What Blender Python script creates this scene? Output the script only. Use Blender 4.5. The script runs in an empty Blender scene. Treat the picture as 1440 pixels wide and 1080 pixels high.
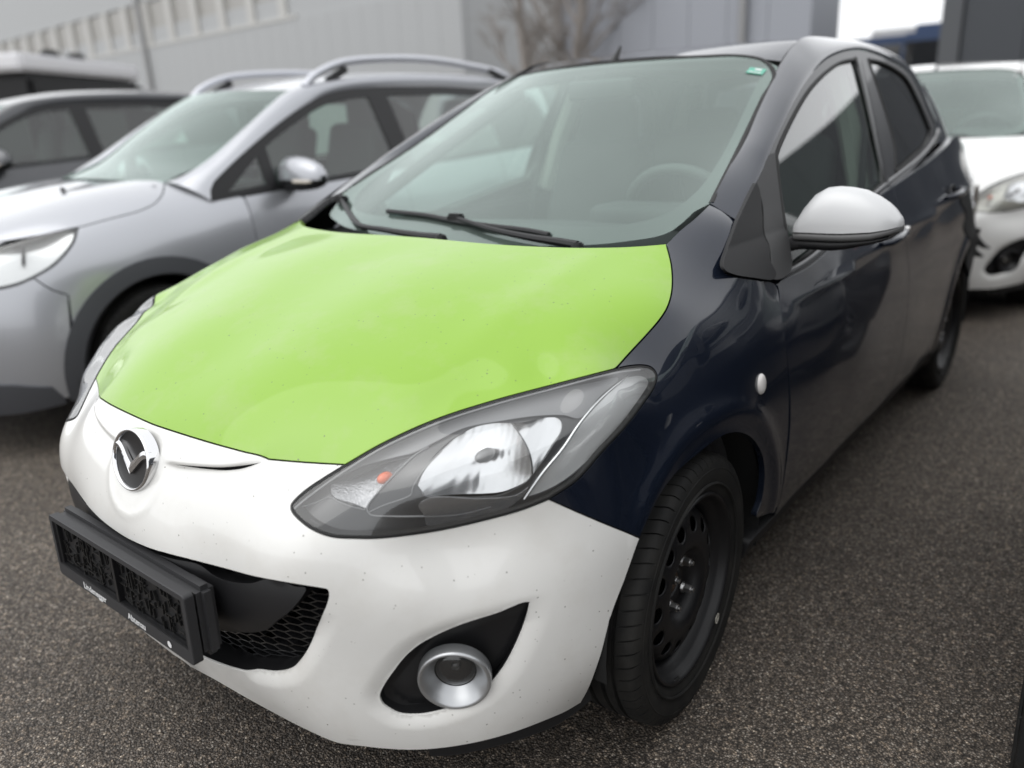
import bpy, bmesh, math, random
import numpy as np
from mathutils import Vector, Matrix
from mathutils.geometry import delaunay_2d_cdt
random.seed(7); rng = np.random.default_rng(7)
SC = bpy.context.scene
COL = SC.collection
# ------------------------------------------------------------------ camera
CAM = np.array([1.4512, -0.5695, 1.2628])
PITCH, ROLL, YAW, FPX = math.radians(-18.792), math.radians(-2.967), math.radians(39.5525), 1116.53
def cam_axes():
    cy, sy = math.cos(YAW), math.sin(YAW)
    f = np.array([-sy*math.cos(PITCH), cy*math.cos(PITCH), math.sin(PITCH)])
    r = np.array([cy, sy, 0.]); u = np.cross(r, f)
    c, s = math.cos(ROLL), math.sin(ROLL)
    return np.array([c*r+s*u, -s*r+c*u, f])
AX = cam_axes()
cd = bpy.data.cameras.new('camera'); cam = bpy.data.objects.new('camera', cd); COL.objects.link(cam)
m = Matrix.Identity(4)
for i in range(3):
    m[i][0] = AX[0][i]; m[i][1] = AX[1][i]; m[i][2] = -AX[2][i]; m[i][3] = CAM[i]
cam.matrix_world = m
cd.sensor_width = 36; cd.lens = FPX/1440*36; cd.clip_start = .05; cd.clip_end = 600
cd.dof.use_dof = True; cd.dof.focus_distance = 1.55; cd.dof.aperture_fstop = 1.6
SC.camera = cam
# ------------------------------------------------------------------ sky and sun
W = bpy.data.worlds.new('World'); SC.world = W; W.use_nodes = True
nt = W.node_tree; nt.nodes.clear()
sky = nt.nodes.new('ShaderNodeTexSky'); sky.sky_type = 'NISHITA'; sky.sun_disc = False
SUN_EL, SUN_AZ = 62, 205
sky.sun_elevation = math.radians(SUN_EL); sky.sun_rotation = math.radians(SUN_AZ)
sky.air_density = 1.0; sky.dust_density = 3.0
hs = nt.nodes.new('ShaderNodeHueSaturation'); hs.inputs['Saturation'].default_value = .10
bg = nt.nodes.new('ShaderNodeBackground'); bg.inputs[1].default_value = .05
wo = nt.nodes.new('ShaderNodeOutputWorld')
nt.links.new(sky.outputs[0], hs.inputs['Color']); nt.links.new(hs.outputs[0], bg.inputs[0]); 
bg2 = nt.nodes.new('ShaderNodeBackground'); bg2.inputs[0].default_value = (.965, .98, 1, 1); bg2.inputs[1].default_value = 1.08   # even cloud deck
ads = nt.nodes.new('ShaderNodeAddShader'); nt.links.new(bg.outputs[0], ads.inputs[0]); nt.links.new(bg2.outputs[0], ads.inputs[1]); nt.links.new(ads.outputs[0], wo.inputs[0])
sd = bpy.data.lights.new('sun', 'SUN'); sd.energy = .8; sd.angle = math.radians(60); sd.color = (1, .985, .96)
so = bpy.data.objects.new('sun', sd); COL.objects.link(so)
az, el = math.radians(SUN_AZ), math.radians(SUN_EL)
dv = Vector((math.sin(az)*math.cos(el), math.cos(az)*math.cos(el), math.sin(el)))
so.rotation_euler = dv.to_track_quat('Z', 'Y').to_euler()
SC.view_settings.view_transform = 'Standard'; SC.view_settings.look = 'None'
SC.view_settings.exposure = .12; SC.view_settings.gamma = 1; SC.view_settings.use_curve_mapping = False
SC.render.engine = 'CYCLES'
# ------------------------------------------------------------------ materials
MATS = {}
def mat(name, col, rough=.5, metal=0, coat=0, spec=.5, **k):
    if name in MATS: return MATS[name]
    M = bpy.data.materials.new(name); M.use_nodes = True; MATS[name] = M
    b = M.node_tree.nodes['Principled BSDF']
    b.inputs['Base Color'].default_value = (*col, 1); b.inputs['Roughness'].default_value = rough
    b.inputs['Metallic'].default_value = metal; b.inputs['Coat Weight'].default_value = coat
    b.inputs['Coat Roughness'].default_value = k.get('coat_rough', .03)
    b.inputs['Specular IOR Level'].default_value = spec
    if 'emit' in k: b.inputs['Emission Color'].default_value = (*k['emit'], 1); b.inputs['Emission Strength'].default_value = k.get('es', 1)
    return M
class NT:
    def __init__(s, M): s.t = M.node_tree; s.b = s.t.nodes.get('Principled BSDF')
    def n(s, typ, **kw):
        x = s.t.nodes.new('ShaderNode'+typ)
        for k, v in kw.items():
            if hasattr(x, k): setattr(x, k, v)
            else: x.inputs[k].default_value = v
        return x
    def l(s, a, b): s.t.links.new(a, b)
    def coord(s, kind='Object'): return s.n('TexCoord').outputs[kind]
    def noise(s, scale, detail=3, vec=None, rough=.5):
        x = s.n('TexNoise'); x.inputs['Scale'].default_value = scale; x.inputs['Detail'].default_value = detail; x.inputs['Roughness'].default_value = rough
        s.l(vec if vec is not None else s.coord(), x.inputs['Vector']); return x
    def ramp(s, src, stops):
        r = s.n('ValToRGB'); e = r.color_ramp.elements
        while len(e) < len(stops): e.new(.5)
        for i, (p, c) in enumerate(stops):
            e[i].position = p; e[i].color = (*c, 1) if len(c) == 3 else c
        s.l(src, r.inputs[0]); return r
    def mix(s, fac, a, b, blend='MIX'):
        x = s.n('Mix', data_type='RGBA', blend_type=blend)
        for v, i in ((fac, 0), (a, 6), (b, 7)):
            if hasattr(v, 'default_value') or hasattr(v, 'is_output'): s.l(v, x.inputs[i])
            else: x.inputs[i].default_value = v if i == 0 else (*v, 1)
        return x.outputs[2]
    def bump(s, h, strength, dist):
        x = s.n('Bump'); x.inputs['Strength'].default_value = strength; x.inputs['Distance'].default_value = dist
        s.l(h, x.inputs['Height']); return x
def speck(N, base, dirtcol, big=.0):
    """dirt: sparse insect/road specks and faint film over a base colour socket/tuple"""
    co = N.coord()
    v = N.n('TexVoronoi'); v.inputs['Scale'].default_value = 88; N.l(co, v.inputs['Vector'])
    wn = N.n('TexWhiteNoise'); N.l(v.outputs['Position'], wn.inputs['Vector'])
    thr = N.ramp(wn.outputs['Value'], [(.0, (0, 0, 0)), (.50, (0, 0, 0)), (1., (.20, .20, .20))])
    nz = N.noise(240, 2, co)
    d = N.n('Math', operation='ADD'); N.l(v.outputs['Distance'], d.inputs[0])
    nm = N.n('Math', operation='MULTIPLY'); N.l(nz.outputs[0], nm.inputs[0]); nm.inputs[1].default_value = .16
    N.l(nm.outputs[0], d.inputs[1])
    lt = N.n('Math', operation='LESS_THAN'); N.l(d.outputs[0], lt.inputs[0])
    ad = N.n('Math', operation='ADD'); N.l(thr.outputs[0], ad.inputs[0]); ad.inputs[1].default_value = .035; N.l(ad.outputs[0], lt.inputs[1])
    clus = N.ramp(N.noise(5, 4, co).outputs[0], [(.34, (0, 0, 0)), (.62, (1, 1, 1))])
    mu = N.n('Math', operation='MULTIPLY'); N.l(lt.outputs[0], mu.inputs[0]); N.l(clus.outputs[0], mu.inputs[1])
    c1 = N.mix(mu.outputs[0], base, dirtcol)
    film = N.ramp(N.noise(9, 6, co, .65).outputs[0], [(.5, (0, 0, 0)), (.85, (.22, .22, .22))])
    c2 = N.mix(film.outputs[0], c1, (.42, .38, .31))
    if not big: return c2
    mp = N.n('Mapping'); mp.inputs['Scale'].default_value = (5, 5, 150); N.l(co, mp.inputs['Vector'])     # scuffs along the lower lip
    sc = N.ramp(N.noise(1.6, 3, mp.outputs[0]).outputs[0], [(.62, (0, 0, 0)), (.66, (1, 1, 1))])
    sx = N.n('SeparateXYZ'); N.l(co, sx.inputs[0]); zm = N.n('MapRange'); zm.inputs[1].default_value = .235; zm.inputs[2].default_value = .205; N.l(sx.outputs[2], zm.inputs[0])
    cl = N.ramp(N.noise(7, 2, co).outputs[0], [(.52, (0, 0, 0)), (.6, (1, 1, 1))])
    m1 = N.n('Math', operation='MULTIPLY'); N.l(sc.outputs[0], m1.inputs[0]); N.l(zm.outputs[0], m1.inputs[1])
    m2 = N.n('Math', operation='MULTIPLY'); N.l(m1.outputs[0], m2.inputs[0]); N.l(cl.outputs[0], m2.inputs[1])
    return N.mix(m2.outputs[0], c2, (.05, .045, .035))
# white bumper paint
M_white = mat('white_paint', (.66, .655, .63), .3, coat=.8); N = NT(M_white)
N.l(speck(N, (.735, .73, .705), (.07, .055, .035), 1), N.b.inputs['Base Color'])
M_green = mat('green_film', (.26, .56, .05), .4, coat=.65, coat_rough=.06); N = NT(M_green)
N.l(speck(N, (.212, .40, .009), (.06, .07, .02)), N.b.inputs['Base Color'])
M_blue = mat('dark_blue_paint', (.012, .017, .032), .24, metal=.25, coat=1, spec=.12, coat_rough=.02); N = NT(M_blue)
fl = N.noise(900, 1); N.l(N.ramp(fl.outputs[0], [(.3, (.004, .006, .012)), (.75, (.016, .022, .038))]).outputs[0], N.b.inputs['Base Color'])
dr = N.ramp(N.noise(6, 6).outputs[0], [(.4, (.01,)*3), (.85, (.05,)*3)]); N.l(dr.outputs[0], N.b.inputs['Coat Roughness'])
M_black = mat('black_plastic', (.010, .010, .011), .42, spec=.4)
M_blackrough = mat('textured_black_plastic', (.013, .013, .014), .6, spec=.4); N = NT(M_blackrough)
N.l(N.bump(N.noise(600, 2).outputs[0], .25, .001).outputs[0], N.b.inputs['Normal'])
M_grey = mat('faded_black_plastic', (.026, .026, .028), .55)
M_rubber = mat('black_rubber', (.012, .012, .012), .7)
M_tyre = mat('tyre_rubber', (.02, .02, .0195), .75, spec=.3); N = NT(M_tyre)
N.l(N.ramp(N.noise(14, 6).outputs[0], [(.35, (.007, .007, .007)), (.75, (.020, .019, .017))]).outputs[0], N.b.inputs['Base Color'])
M_rim = mat('black_steel_rim', (.008, .008, .009), .42, spec=.35)
M_chrome = mat('chrome', (.75, .75, .76), .08, metal=1)
M_satin = mat('satin_silver', (.45, .46, .47), .33, metal=.8)
M_silvercap = mat('silver_mirror_paint', (.56, .565, .57), .38, metal=.12, coat=.35)
M_dark = mat('dark_void', (.004, .004, .004), .9)
M_nut = mat('steel_nut', (.5, .5, .5), .3, metal=1)
M_rust = mat('rusty_hub', (.06, .035, .02), .8, metal=.2)
M_amber = mat('amber_bulb', (.75, .12, .02), .2, coat=.5)
M_bezel = mat('grey_lamp_bezel', (.22, .22, .225), .35, metal=.3)
M_bezel2 = mat('dark_lamp_bezel', (.03, .03, .032), .3, coat=.4)
M_seat = mat('grey_seat_fabric', (.05, .05, .052), .9)
M_trim = mat('beige_trim', (.42, .41, .38), .8)
M_dash = mat('dashboard_plastic', (.03, .03, .032), .7)
M_text = mat('white_print', (.7, .7, .7), .5)
M_redlamp = mat('red_lamp', (.25, .01, .01), .15, coat=1)
def glass(name, tint, spec_rough=.02, dust_haze=.06, dust_haze_col=(.45, .47, .45), ior=1.5, gcol=(1, 1, 1), pw=3.2):
    pexp = pw
    M = bpy.data.materials.new(name); M.use_nodes = True; t = M.node_tree; t.nodes.clear(); N = NT(M)
    tr = N.n('BsdfTransparent'); tr.inputs[0].default_value = (*tint, 1)
    gl = N.n('BsdfGlossy'); gl.inputs['Roughness'].default_value = spec_rough; gl.inputs[0].default_value = (*gcol, 1)
    lw = N.n('LayerWeight'); pw = N.n('Math', operation='POWER'); N.l(lw.outputs['Facing'], pw.inputs[0]); pw.inputs[1].default_value = pexp   # both faces of a thin pane, front or back
    r0 = 2*((ior-1)/(ior+1))**2; fr = N.n('Math', operation='MULTIPLY_ADD'); N.l(pw.outputs[0], fr.inputs[0]); fr.inputs[1].default_value = .95-r0; fr.inputs[2].default_value = r0
    m1 = N.n('MixShader'); N.l(fr.outputs[0], m1.inputs[0]); N.l(tr.outputs[0], m1.inputs[1]); N.l(gl.outputs[0], m1.inputs[2])
    df = N.n('BsdfDiffuse'); df.inputs[0].default_value = (*dust_haze_col, 1)  # dirt on the pane plus painted haze that stands in for reflected sky
    m2 = N.n('MixShader'); nz = N.noise(4, 7); r = N.ramp(nz.outputs[0], [(.25, (dust_haze*.85,)*3), (.8, (dust_haze*1.2,)*3)])
    N.l(r.outputs[0], m2.inputs[0]); N.l(m1.outputs[0], m2.inputs[1]); N.l(df.outputs[0], m2.inputs[2])
    o = N.n('OutputMaterial'); N.l(m2.outputs[0], o.inputs[0]); return M
M_ws = glass('windscreen_glass', (.78, .92, .86), dust_haze=.09, dust_haze_col=(.50, .62, .56), ior=1.52, gcol=(.90, 1, .965), pw=3.6)
M_side = glass('side_glass', (.62, .74, .68), dust_haze=.02, ior=1.5)
M_tint = glass('tinted_glass', (.10, .11, .11), dust_haze=.01, ior=1.45)
M_lens = glass('lamp_lens', (.94, .95, .95), dust_haze=.022, dust_haze_col=(.5, .5, .48), ior=1.45)
# ------------------------------------------------------------------ scene graph helpers
def empty(name, loc=(0, 0, 0), rz=0):
    o = bpy.data.objects.new(name, None); COL.objects.link(o); o.location = loc; o.rotation_euler[2] = rz; o.empty_display_size = .1; return o
def tag(o, label=None, cat=None, group=None, kind=None):
    for k, v in (('label', label), ('category', cat), ('group', group), ('kind', kind)):
        if v: o[k] = v
    return o
def obj(name, verts, faces, material, parent=None, normals=None, smooth=True, mats=None, fm=None):
    me = bpy.data.meshes.new(name)
    me.from_pydata([tuple(map(float, v)) for v in verts], [], [tuple(map(int, f)) for f in faces])
    if mats:
        for q in mats: me.materials.append(q)
        me.polygons.foreach_set('material_index', fm)
    else: me.materials.append(material)
    if smooth: me.polygons.foreach_set('use_smooth', [True]*len(me.polygons))
    me.update()
    if normals is not None: me.normals_split_custom_set_from_vertices([tuple(map(float, n)) for n in normals])
    o = bpy.data.objects.new(name, me); COL.objects.link(o)
    if parent: o.parent = parent
    return o
def bmobj(name, bm, material, parent=None, smooth=True, angle=40, bevel=0):
    me = bpy.data.meshes.new(name)
    if bevel:
        bmesh.ops.bevel(bm, geom=[e for e in bm.edges if len(e.link_faces) == 2 and e.calc_face_angle(0) > math.radians(30)], offset=bevel, segments=2, affect='EDGES', clamp_overlap=True)
    bmesh.ops.recalc_face_normals(bm, faces=bm.faces)
    if smooth:
        for f in bm.faces: f.smooth = True
        for e in bm.edges: e.smooth = not (len(e.link_faces) == 2 and e.calc_face_angle(0) > math.radians(angle))
    bm.to_mesh(me); bm.free(); me.materials.append(material)
    o = bpy.data.objects.new(name, me); COL.objects.link(o)
    if parent: o.parent = parent
    return o
def box(bm, c, s, rot=None):
    r = bmesh.ops.create_cube(bm, size=1)
    M_ = Matrix.Translation(Vector(c)) @ (rot.to_4x4() if rot else Matrix.Identity(4)) @ Matrix.Diagonal((*s, 1))
    bmesh.ops.transform(bm, matrix=M_, verts=r['verts']); return r['verts']
def tube(bm, pts, r, seg=10, cap=True):
    pts = [Vector(p) for p in pts]; rings = []; up = Vector((0, 0, 1))
    rs = [float(x) for x in r] if isinstance(r, (list, tuple)) else [r]*len(pts)
    for i, p in enumerate(pts):
        t = (pts[min(i+1, len(pts)-1)]-pts[max(i-1, 0)]).normalized()
        a = t.cross(up) if abs(t.z) < .95 else t.cross(Vector((1, 0, 0)))
        a.normalize(); b = t.cross(a)
        rings.append([bm.verts.new(p+rs[i]*(math.cos(k*2*math.pi/seg)*a+math.sin(k*2*math.pi/seg)*b)) for k in range(seg)])
    for A, B in zip(rings, rings[1:]):
        for k in range(seg): bm.faces.new((A[k], A[(k+1) % seg], B[(k+1) % seg], B[k]))
    if cap: bm.faces.new(rings[0][::-1]); bm.faces.new(rings[-1])
def lathe(prof, seg, axis_pt=(0, 0, 0)):
    """profile of (x along axle, radius) revolved about the x axis"""
    V = []; F = []
    for i, (x, r) in enumerate(prof):
        for k in range(seg):
            a = 2*math.pi*k/seg; V.append((x, r*math.sin(a), r*math.cos(a)))
    for i in range(len(prof)-1):
        for k in range(seg):
            F.append((i*seg+k, i*seg+(k+1) % seg, (i+1)*seg+(k+1) % seg, (i+1)*seg+k))
    return V, F
def catmull(pts, step=4., closed=False):
    """2-D/3-D smooth polyline; a point with an extra trailing 1 is a corner"""
    dim = min(len(p) for p in pts)
    P = [np.array(p[:dim], float) for p in pts]; cor = [len(p) > dim for p in pts]
    n = len(P); out = []
    rngn = range(n if closed else n-1)
    for i in rngn:
        p1, p2 = P[i], P[(i+1) % n]
        p0 = P[i-1] if (closed or i > 0) and not cor[i] else 2*p1-p2
        p3 = P[(i+2) % n] if (closed or i+2 < n) and not cor[(i+1) % n] else 2*p2-p1
        L = np.linalg.norm(p2-p1); k = max(1, int(round(L/step)))
        d1 = np.linalg.norm(p1-p0)**.5+1e-9; d2 = L**.5+1e-9; d3 = np.linalg.norm(p3-p2)**.5+1e-9
        m1 = (p1-p0)/d1-(p2-p0)/(d1+d2)+(p2-p1)/d2; m2 = (p2-p1)/d2-(p3-p1)/(d2+d3)+(p3-p2)/d3
        m1 = m1*d2; m2 = m2*d2
        for j in range(k):
            t = j/k; out.append((2*t**3-3*t*t+1)*p1+(t**3-2*t*t+t)*m1+(-2*t**3+3*t*t)*p2+(t**3-t*t)*m2)
    if not closed: out.append(P[-1])
    return np.array(out)
def rays(px):
    px = np.asarray(px, float)[:, :2]
    d = np.stack([(px[:, 0]-720)/FPX, (540-px[:, 1])/FPX, np.ones(len(px))], 1) @ AX
    return d/np.linalg.norm(d, axis=1)[:, None]
def unproj(u, v, ax, val):
    d = rays([(u, v)])[0]; return CAM+(val-CAM[ax])/d[ax]*d
def project(p):
    q = AX @ (np.asarray(p, float)-CAM); return 720+FPX*q[0]/q[2], 540-FPX*q[1]/q[2]
# ------------------------------------------------------------------ surfaces
class Surf:
    """a surface with a flat 2-D domain: uv -> point, point -> uv, signed outside value"""
    disp = None
    def P(s, uv, off=0):
        p = s.base(uv, off)
        return p
    def N(s, uv, off=0, e=1e-3):
        a = s.P(uv+[e, 0], off)-s.P(uv-[e, 0], off); b = s.P(uv+[0, e], off)-s.P(uv-[0, e], off)
        n = np.cross(a, b); n /= np.linalg.norm(n, axis=1)[:, None]+1e-12
        return n*s.sign
    def hit(s, px, off=0, t0=.4, t1=8, o=None, d=None):
        d = rays(px) if d is None else d; o = CAM if o is None else o
        ts = np.linspace(t0, t1, 500); best = np.full(len(d), np.nan); prev = None; mn = np.full(len(d), 1e9); tm = np.zeros(len(d))
        for t in ts:
            f = s.F(o+t*d, off)
            if prev is not None:
                m_ = np.isnan(best) & (prev > 0) & (f <= 0); best[m_] = t
            upd = (f < mn) & np.isnan(best); mn[upd] = f[upd]; tm[upd] = t
            prev = f
        lo = np.where(np.isnan(best), tm, best-(ts[1]-ts[0])); hi = np.where(np.isnan(best), tm, best)
        for _ in range(24):
            mid = (lo+hi)/2; f = s.F(o+mid[:, None]*d, off); lo = np.where(f > 0, mid, lo); hi = np.where(f > 0, hi, mid)
        p = o+hi[:, None]*d
        return s.P(s.uv(p), off)
class Star(Surf):
    sign = 1
    def __init__(s, C, pts, lam=1e-4, axis=(0, -.75, .66), sy=1.0):
        s.C = np.array(C, float); s.sc = np.array([1, sy, 1.])
        z = np.array(axis, float); z /= np.linalg.norm(z); x = np.array([1., 0, 0]); y = np.cross(z, x); s.B = np.array([x, y, z])
        p = np.array(pts, float); q = p[p[:, 0] > 1e-6]*[-1, 1, 1]; p = np.vstack([p, q])
        v = (p-s.C)*s.sc; R = np.linalg.norm(v, axis=1); D = v/R[:, None]; s.D = D
        K = np.linalg.norm(D[:, None]-D[None], axis=2)**3; n = len(D)
        Q = np.hstack([np.ones((n, 1)), D]); A = np.zeros((n+4, n+4)); A[:n, :n] = K+lam*np.eye(n); A[:n, n:] = Q; A[n:, :n] = Q.T
        s.w = np.linalg.solve(A, np.concatenate([1/R, np.zeros(4)]))
    def Rd(s, D):
        out = np.empty(len(D))
        for i in range(0, len(D), 4000):
            d = D[i:i+4000]; K = np.linalg.norm(d[:, None]-s.D[None], axis=2)**3
            out[i:i+4000] = K@s.w[:len(s.D)]+s.w[-4]+d@s.w[-3:]
        return 1/np.clip(out, .1, 20)
    def F(s, p, off=0):
        v = (p-s.C)*s.sc; r = np.linalg.norm(v, axis=1); D = v/r[:, None]
        return r-(s.Rd(D)+off)
    def uv(s, p):
        v = (p-s.C)*s.sc; D = v/np.linalg.norm(v, axis=1)[:, None]; e = D@s.B.T
        return e[:, :2]/(1+e[:, 2:3])
    def base(s, uv, off=0):
        k = (uv**2).sum(1)[:, None]; e = np.hstack([2*uv, 1-k])/(1+k); D = e@s.B
        R = s.Rd(D)
        p = s.C+R[:, None]*D/s.sc
        R2 = R+(off(p) if callable(off) else off)
        p = s.C+R2[:, None]*D/s.sc
        if s.disp is not None:
            p = p+(s.disp(p)[:, None])*D/s.sc
        return p
class Graph(Surf):
    """p[ax] = f(other two)"""
    def __init__(s, ax, f, sign, out): s.ax = ax; s.o = [i for i in range(3) if i != ax]; s.f = f; s.sign = sign; s.out = out
    def F(s, p, off=0): return s.out*(p[:, s.ax]-s.f(p[:, s.o[0]], p[:, s.o[1]]))-(off if not callable(off) else 0)
    def uv(s, p): return p[:, s.o]
    def base(s, uv, off=0):
        p = np.zeros((len(uv), 3)); p[:, s.o] = uv; p[:, s.ax] = s.f(uv[:, 0], uv[:, 1])
        if callable(off): p[:, s.ax] += s.out*off(p)
        else: p[:, s.ax] += s.out*off
        if s.disp is not None: p[:, s.ax] += s.out*s.disp(p)
        return p
def rbf2(pts, lam=1e-4):
    """(a, b, value) scattered -> smooth function"""
    p = np.array(pts, float); D = p[:, :2]; n = len(D)
    K = np.linalg.norm(D[:, None]-D[None], axis=2)**3; Q = np.hstack([np.ones((n, 1)), D])
    A = np.zeros((n+3, n+3)); A[:n, :n] = K+lam*np.eye(n); A[:n, n:] = Q; A[n:, :n] = Q.T
    w = np.linalg.solve(A, np.concatenate([p[:, 2], np.zeros(3)]))
    def f(a, b):
        d = np.stack([a, b], 1); out = np.empty(len(d))
        for i in range(0, len(d), 4000):
            q = d[i:i+4000]; out[i:i+4000] = np.linalg.norm(q[:, None]-D[None], axis=2)**3@w[:n]+w[n]+q@w[n+1:]
        return out
    return f
def inpoly(pt, poly):
    x, y = pt[:, 0], pt[:, 1]; ins = np.zeros(len(pt), bool); n = len(poly)
    for i in range(n):
        x1, y1 = poly[i]; x2, y2 = poly[i-1]
        c = ((y1 > y) != (y2 > y)) & (x < (x2-x1)*(y-y1)/(y2-y1+1e-15)+x1); ins ^= c
    return ins
def resample(P, step):
    """closed 3-D polyline, thin out points closer than step*.35 and split longer than step"""
    out = []
    n = len(P)
    for i in range(n):
        a, b = P[i], P[(i+1) % n]
        if out and np.linalg.norm(a-out[-1]) < step*.3: continue
        out.append(a); L = np.linalg.norm(b-a); k = int(L/step)
        for j in range(1, k+1): out.append(a+(b-a)*j/(k+1))
    return np.array(out)
def inset(S, P, d, off=0):
    """move closed 3-D outline inwards along the surface by d"""
    uv = S.uv(P); N_ = S.N(uv, 0)
    T = np.roll(P, -1, 0)-np.roll(P, 1, 0); T /= np.linalg.norm(T, axis=1)[:, None]+1e-12
    Q = np.cross(N_, T); a = uv; area = .5*np.sum(a[:, 0]*np.roll(a[:, 1], -1)-np.roll(a[:, 0], -1)*a[:, 1])
    sg = 1 if area*S.sign > 0 else -1
    return S.P(S.uv(P+Q*sg*d), off)
def patch(name, S, outline, material, parent=None, holes=(), sp=.012, gap=.0018, depth=.012, off=0, mirror=False, thick=True, hole_gap=0, extra=None):
    """cut a panel out of surface S. outline/holes: closed 3-D polylines on S"""
    O = resample(np.asarray(outline), sp); 
    if gap: O = inset(S, O, gap)
    H = [resample(np.asarray(h), sp*.7) if not isinstance(h, tuple) else resample(h[0], h[1]) for h in holes]
    loops = [S.uv(O)]+[S.uv(h) for h in H]
    o2 = loops[0]; lo, hi = o2.min(0), o2.max(0)
    # local scale of the domain
    mid = (lo+hi)/2; c3 = S.P(np.array([mid, mid+[.01, 0], mid+[0, .01]])); sx = np.linalg.norm(c3[1]-c3[0])/.01; sy = np.linalg.norm(c3[2]-c3[0])/.01
    dx, dy = sp/sx, sp/sy*.87
    gx = np.arange(lo[0], hi[0], dx); gy = np.arange(lo[1], hi[1], dy)
    G = np.array([(x+(j % 2)*dx/2, y) for j, y in enumerate(gy) for x in gx])
    G += rng.normal(0, 1e-5, G.shape)
    ok = inpoly(G, o2)
    for h in loops[1:]: ok &= ~inpoly(G, h)
    G = G[ok]
    if extra is not None:
        ex = S.uv(extra); ok = inpoly(ex, o2)
        for h in loops[1:]: ok &= ~inpoly(ex, h)
        ex = ex[ok]; dm = np.array([(((G-e)/[dx, dx])**2).sum(1).argmin() for e in ex]); G = np.delete(G, np.unique(dm), 0); G = np.vstack([G, ex])
    # drop interior points too near the boundary
    B = np.vstack(loops)
    keepm = np.ones(len(G), bool)
    for i in range(0, len(G), 2000):
        q = G[i:i+2000]; dd = (((q[:, None]-B[None])/[dx, dx])**2).sum(2).min(1); keepm[i:i+2000] = dd > (.16 if extra is None else .03)
    G = G[keepm]
    V2 = [Vector(v) for v in np.vstack([B, G])]; E = []; k = 0
    for lp in loops:
        n = len(lp); E += [(k+i, k+(i+1) % n) for i in range(n)]; k += n
    r = delaunay_2d_cdt(V2, E, [], 0, 1e-7)
    V = np.array([tuple(v) for v in r[0]]); F = np.array([f for f in r[2] if len(f) == 3])
    cen = V[F].mean(1); ok = inpoly(cen, o2)
    for h in loops[1:]: ok &= ~inpoly(cen, h)
    F = F[ok]
    used = np.unique(F); mp = -np.ones(len(V), int); mp[used] = np.arange(len(used)); V = V[used]; F = mp[F]
    P = S.P(V, off); Nn = S.N(V, off)
    fn = np.cross(P[F[:, 1]]-P[F[:, 0]], P[F[:, 2]]-P[F[:, 0]])
    fl_ = (fn*Nn[F[:, 0]]).sum(1) < 0; F[fl_] = F[fl_][:, ::-1]
    verts = list(P); norms = list(Nn); faces = [tuple(f) for f in F]
    if thick:
        from collections import Counter
        ec = {}
        for f in faces:
            for a, b in ((f[0], f[1]), (f[1], f[2]), (f[2], f[0])): ec[(a, b)] = 1
        bd = [(a, b) for (a, b) in ec if (b, a) not in ec]
        dd_ = (lambda p: off(p)-depth) if callable(off) else off-depth
        DW = S.P(V, dd_)-P; DW /= np.linalg.norm(DW, axis=1)[:, None]+1e-12
        idx = {}; out = {}
        for a, b in bd:
            t = P[b]-P[a]; t /= np.linalg.norm(t)+1e-12; o_ = np.cross(t, Nn[a])
            out[a] = out.get(a, 0)+o_; out[b] = out.get(b, 0)+o_
        for v in out:
            o_ = out[v]/(np.linalg.norm(out[v])+1e-12)
            i0 = len(verts)
            verts.append(P[v]); norms.append(o_*.7+Nn[v]*.7)
            verts.append(P[v]+DW[v]*.0015+o_*.0004); norms.append(o_)
            verts.append(P[v]+DW[v]*depth+o_*.0004); norms.append(o_)
            idx[v] = i0
        for a, b in bd:
            i, j = idx[a], idx[b]
            for s_ in (0, 1): faces.append((i+s_, i+s_+1, j+s_+1, j+s_))
    o = obj(name, verts, faces, material, parent, normals=norms)
    if mirror:
        o2_ = mirror_obj(o, parent); return o, o2_
    return o
def mirror_obj(o, parent=None, material=None):
    me = o.data; V = np.array([v.co for v in me.vertices]); V[:, 0] *= -1
    F = [tuple(reversed(p.vertices)) for p in me.polygons]
    n2 = None
    if me.has_custom_normals:
        nn = np.zeros((len(V), 3))
        for lp, cn in zip(me.loops, me.corner_normals): nn[lp.vertex_index] = cn.vector
        nn[:, 0] *= -1; n2 = nn
    r = obj(o.name.split('.')[0], V, F, material or me.materials[0], parent if parent is not None else o.parent, normals=n2)
    if n2 is None:
        r.data.polygons.foreach_set('use_smooth', [p.use_smooth for p in me.polygons])
    return r
def mirror_world(o, parent):
    """mirror a plain mesh object placed with a transform"""
    me = o.data; M_ = o.matrix_basis; V = [M_ @ v.co for v in me.vertices]; V = [(-v.x, v.y, v.z) for v in V]
    r = obj(o.name.split('.')[0], V, [tuple(reversed(p.vertices)) for p in me.polygons], me.materials[0], parent)
    r.data.polygons.foreach_set('use_smooth', [p.use_smooth for p in me.polygons])
    for a, b in zip(me.edges, r.data.edges): pass
    return r
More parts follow.
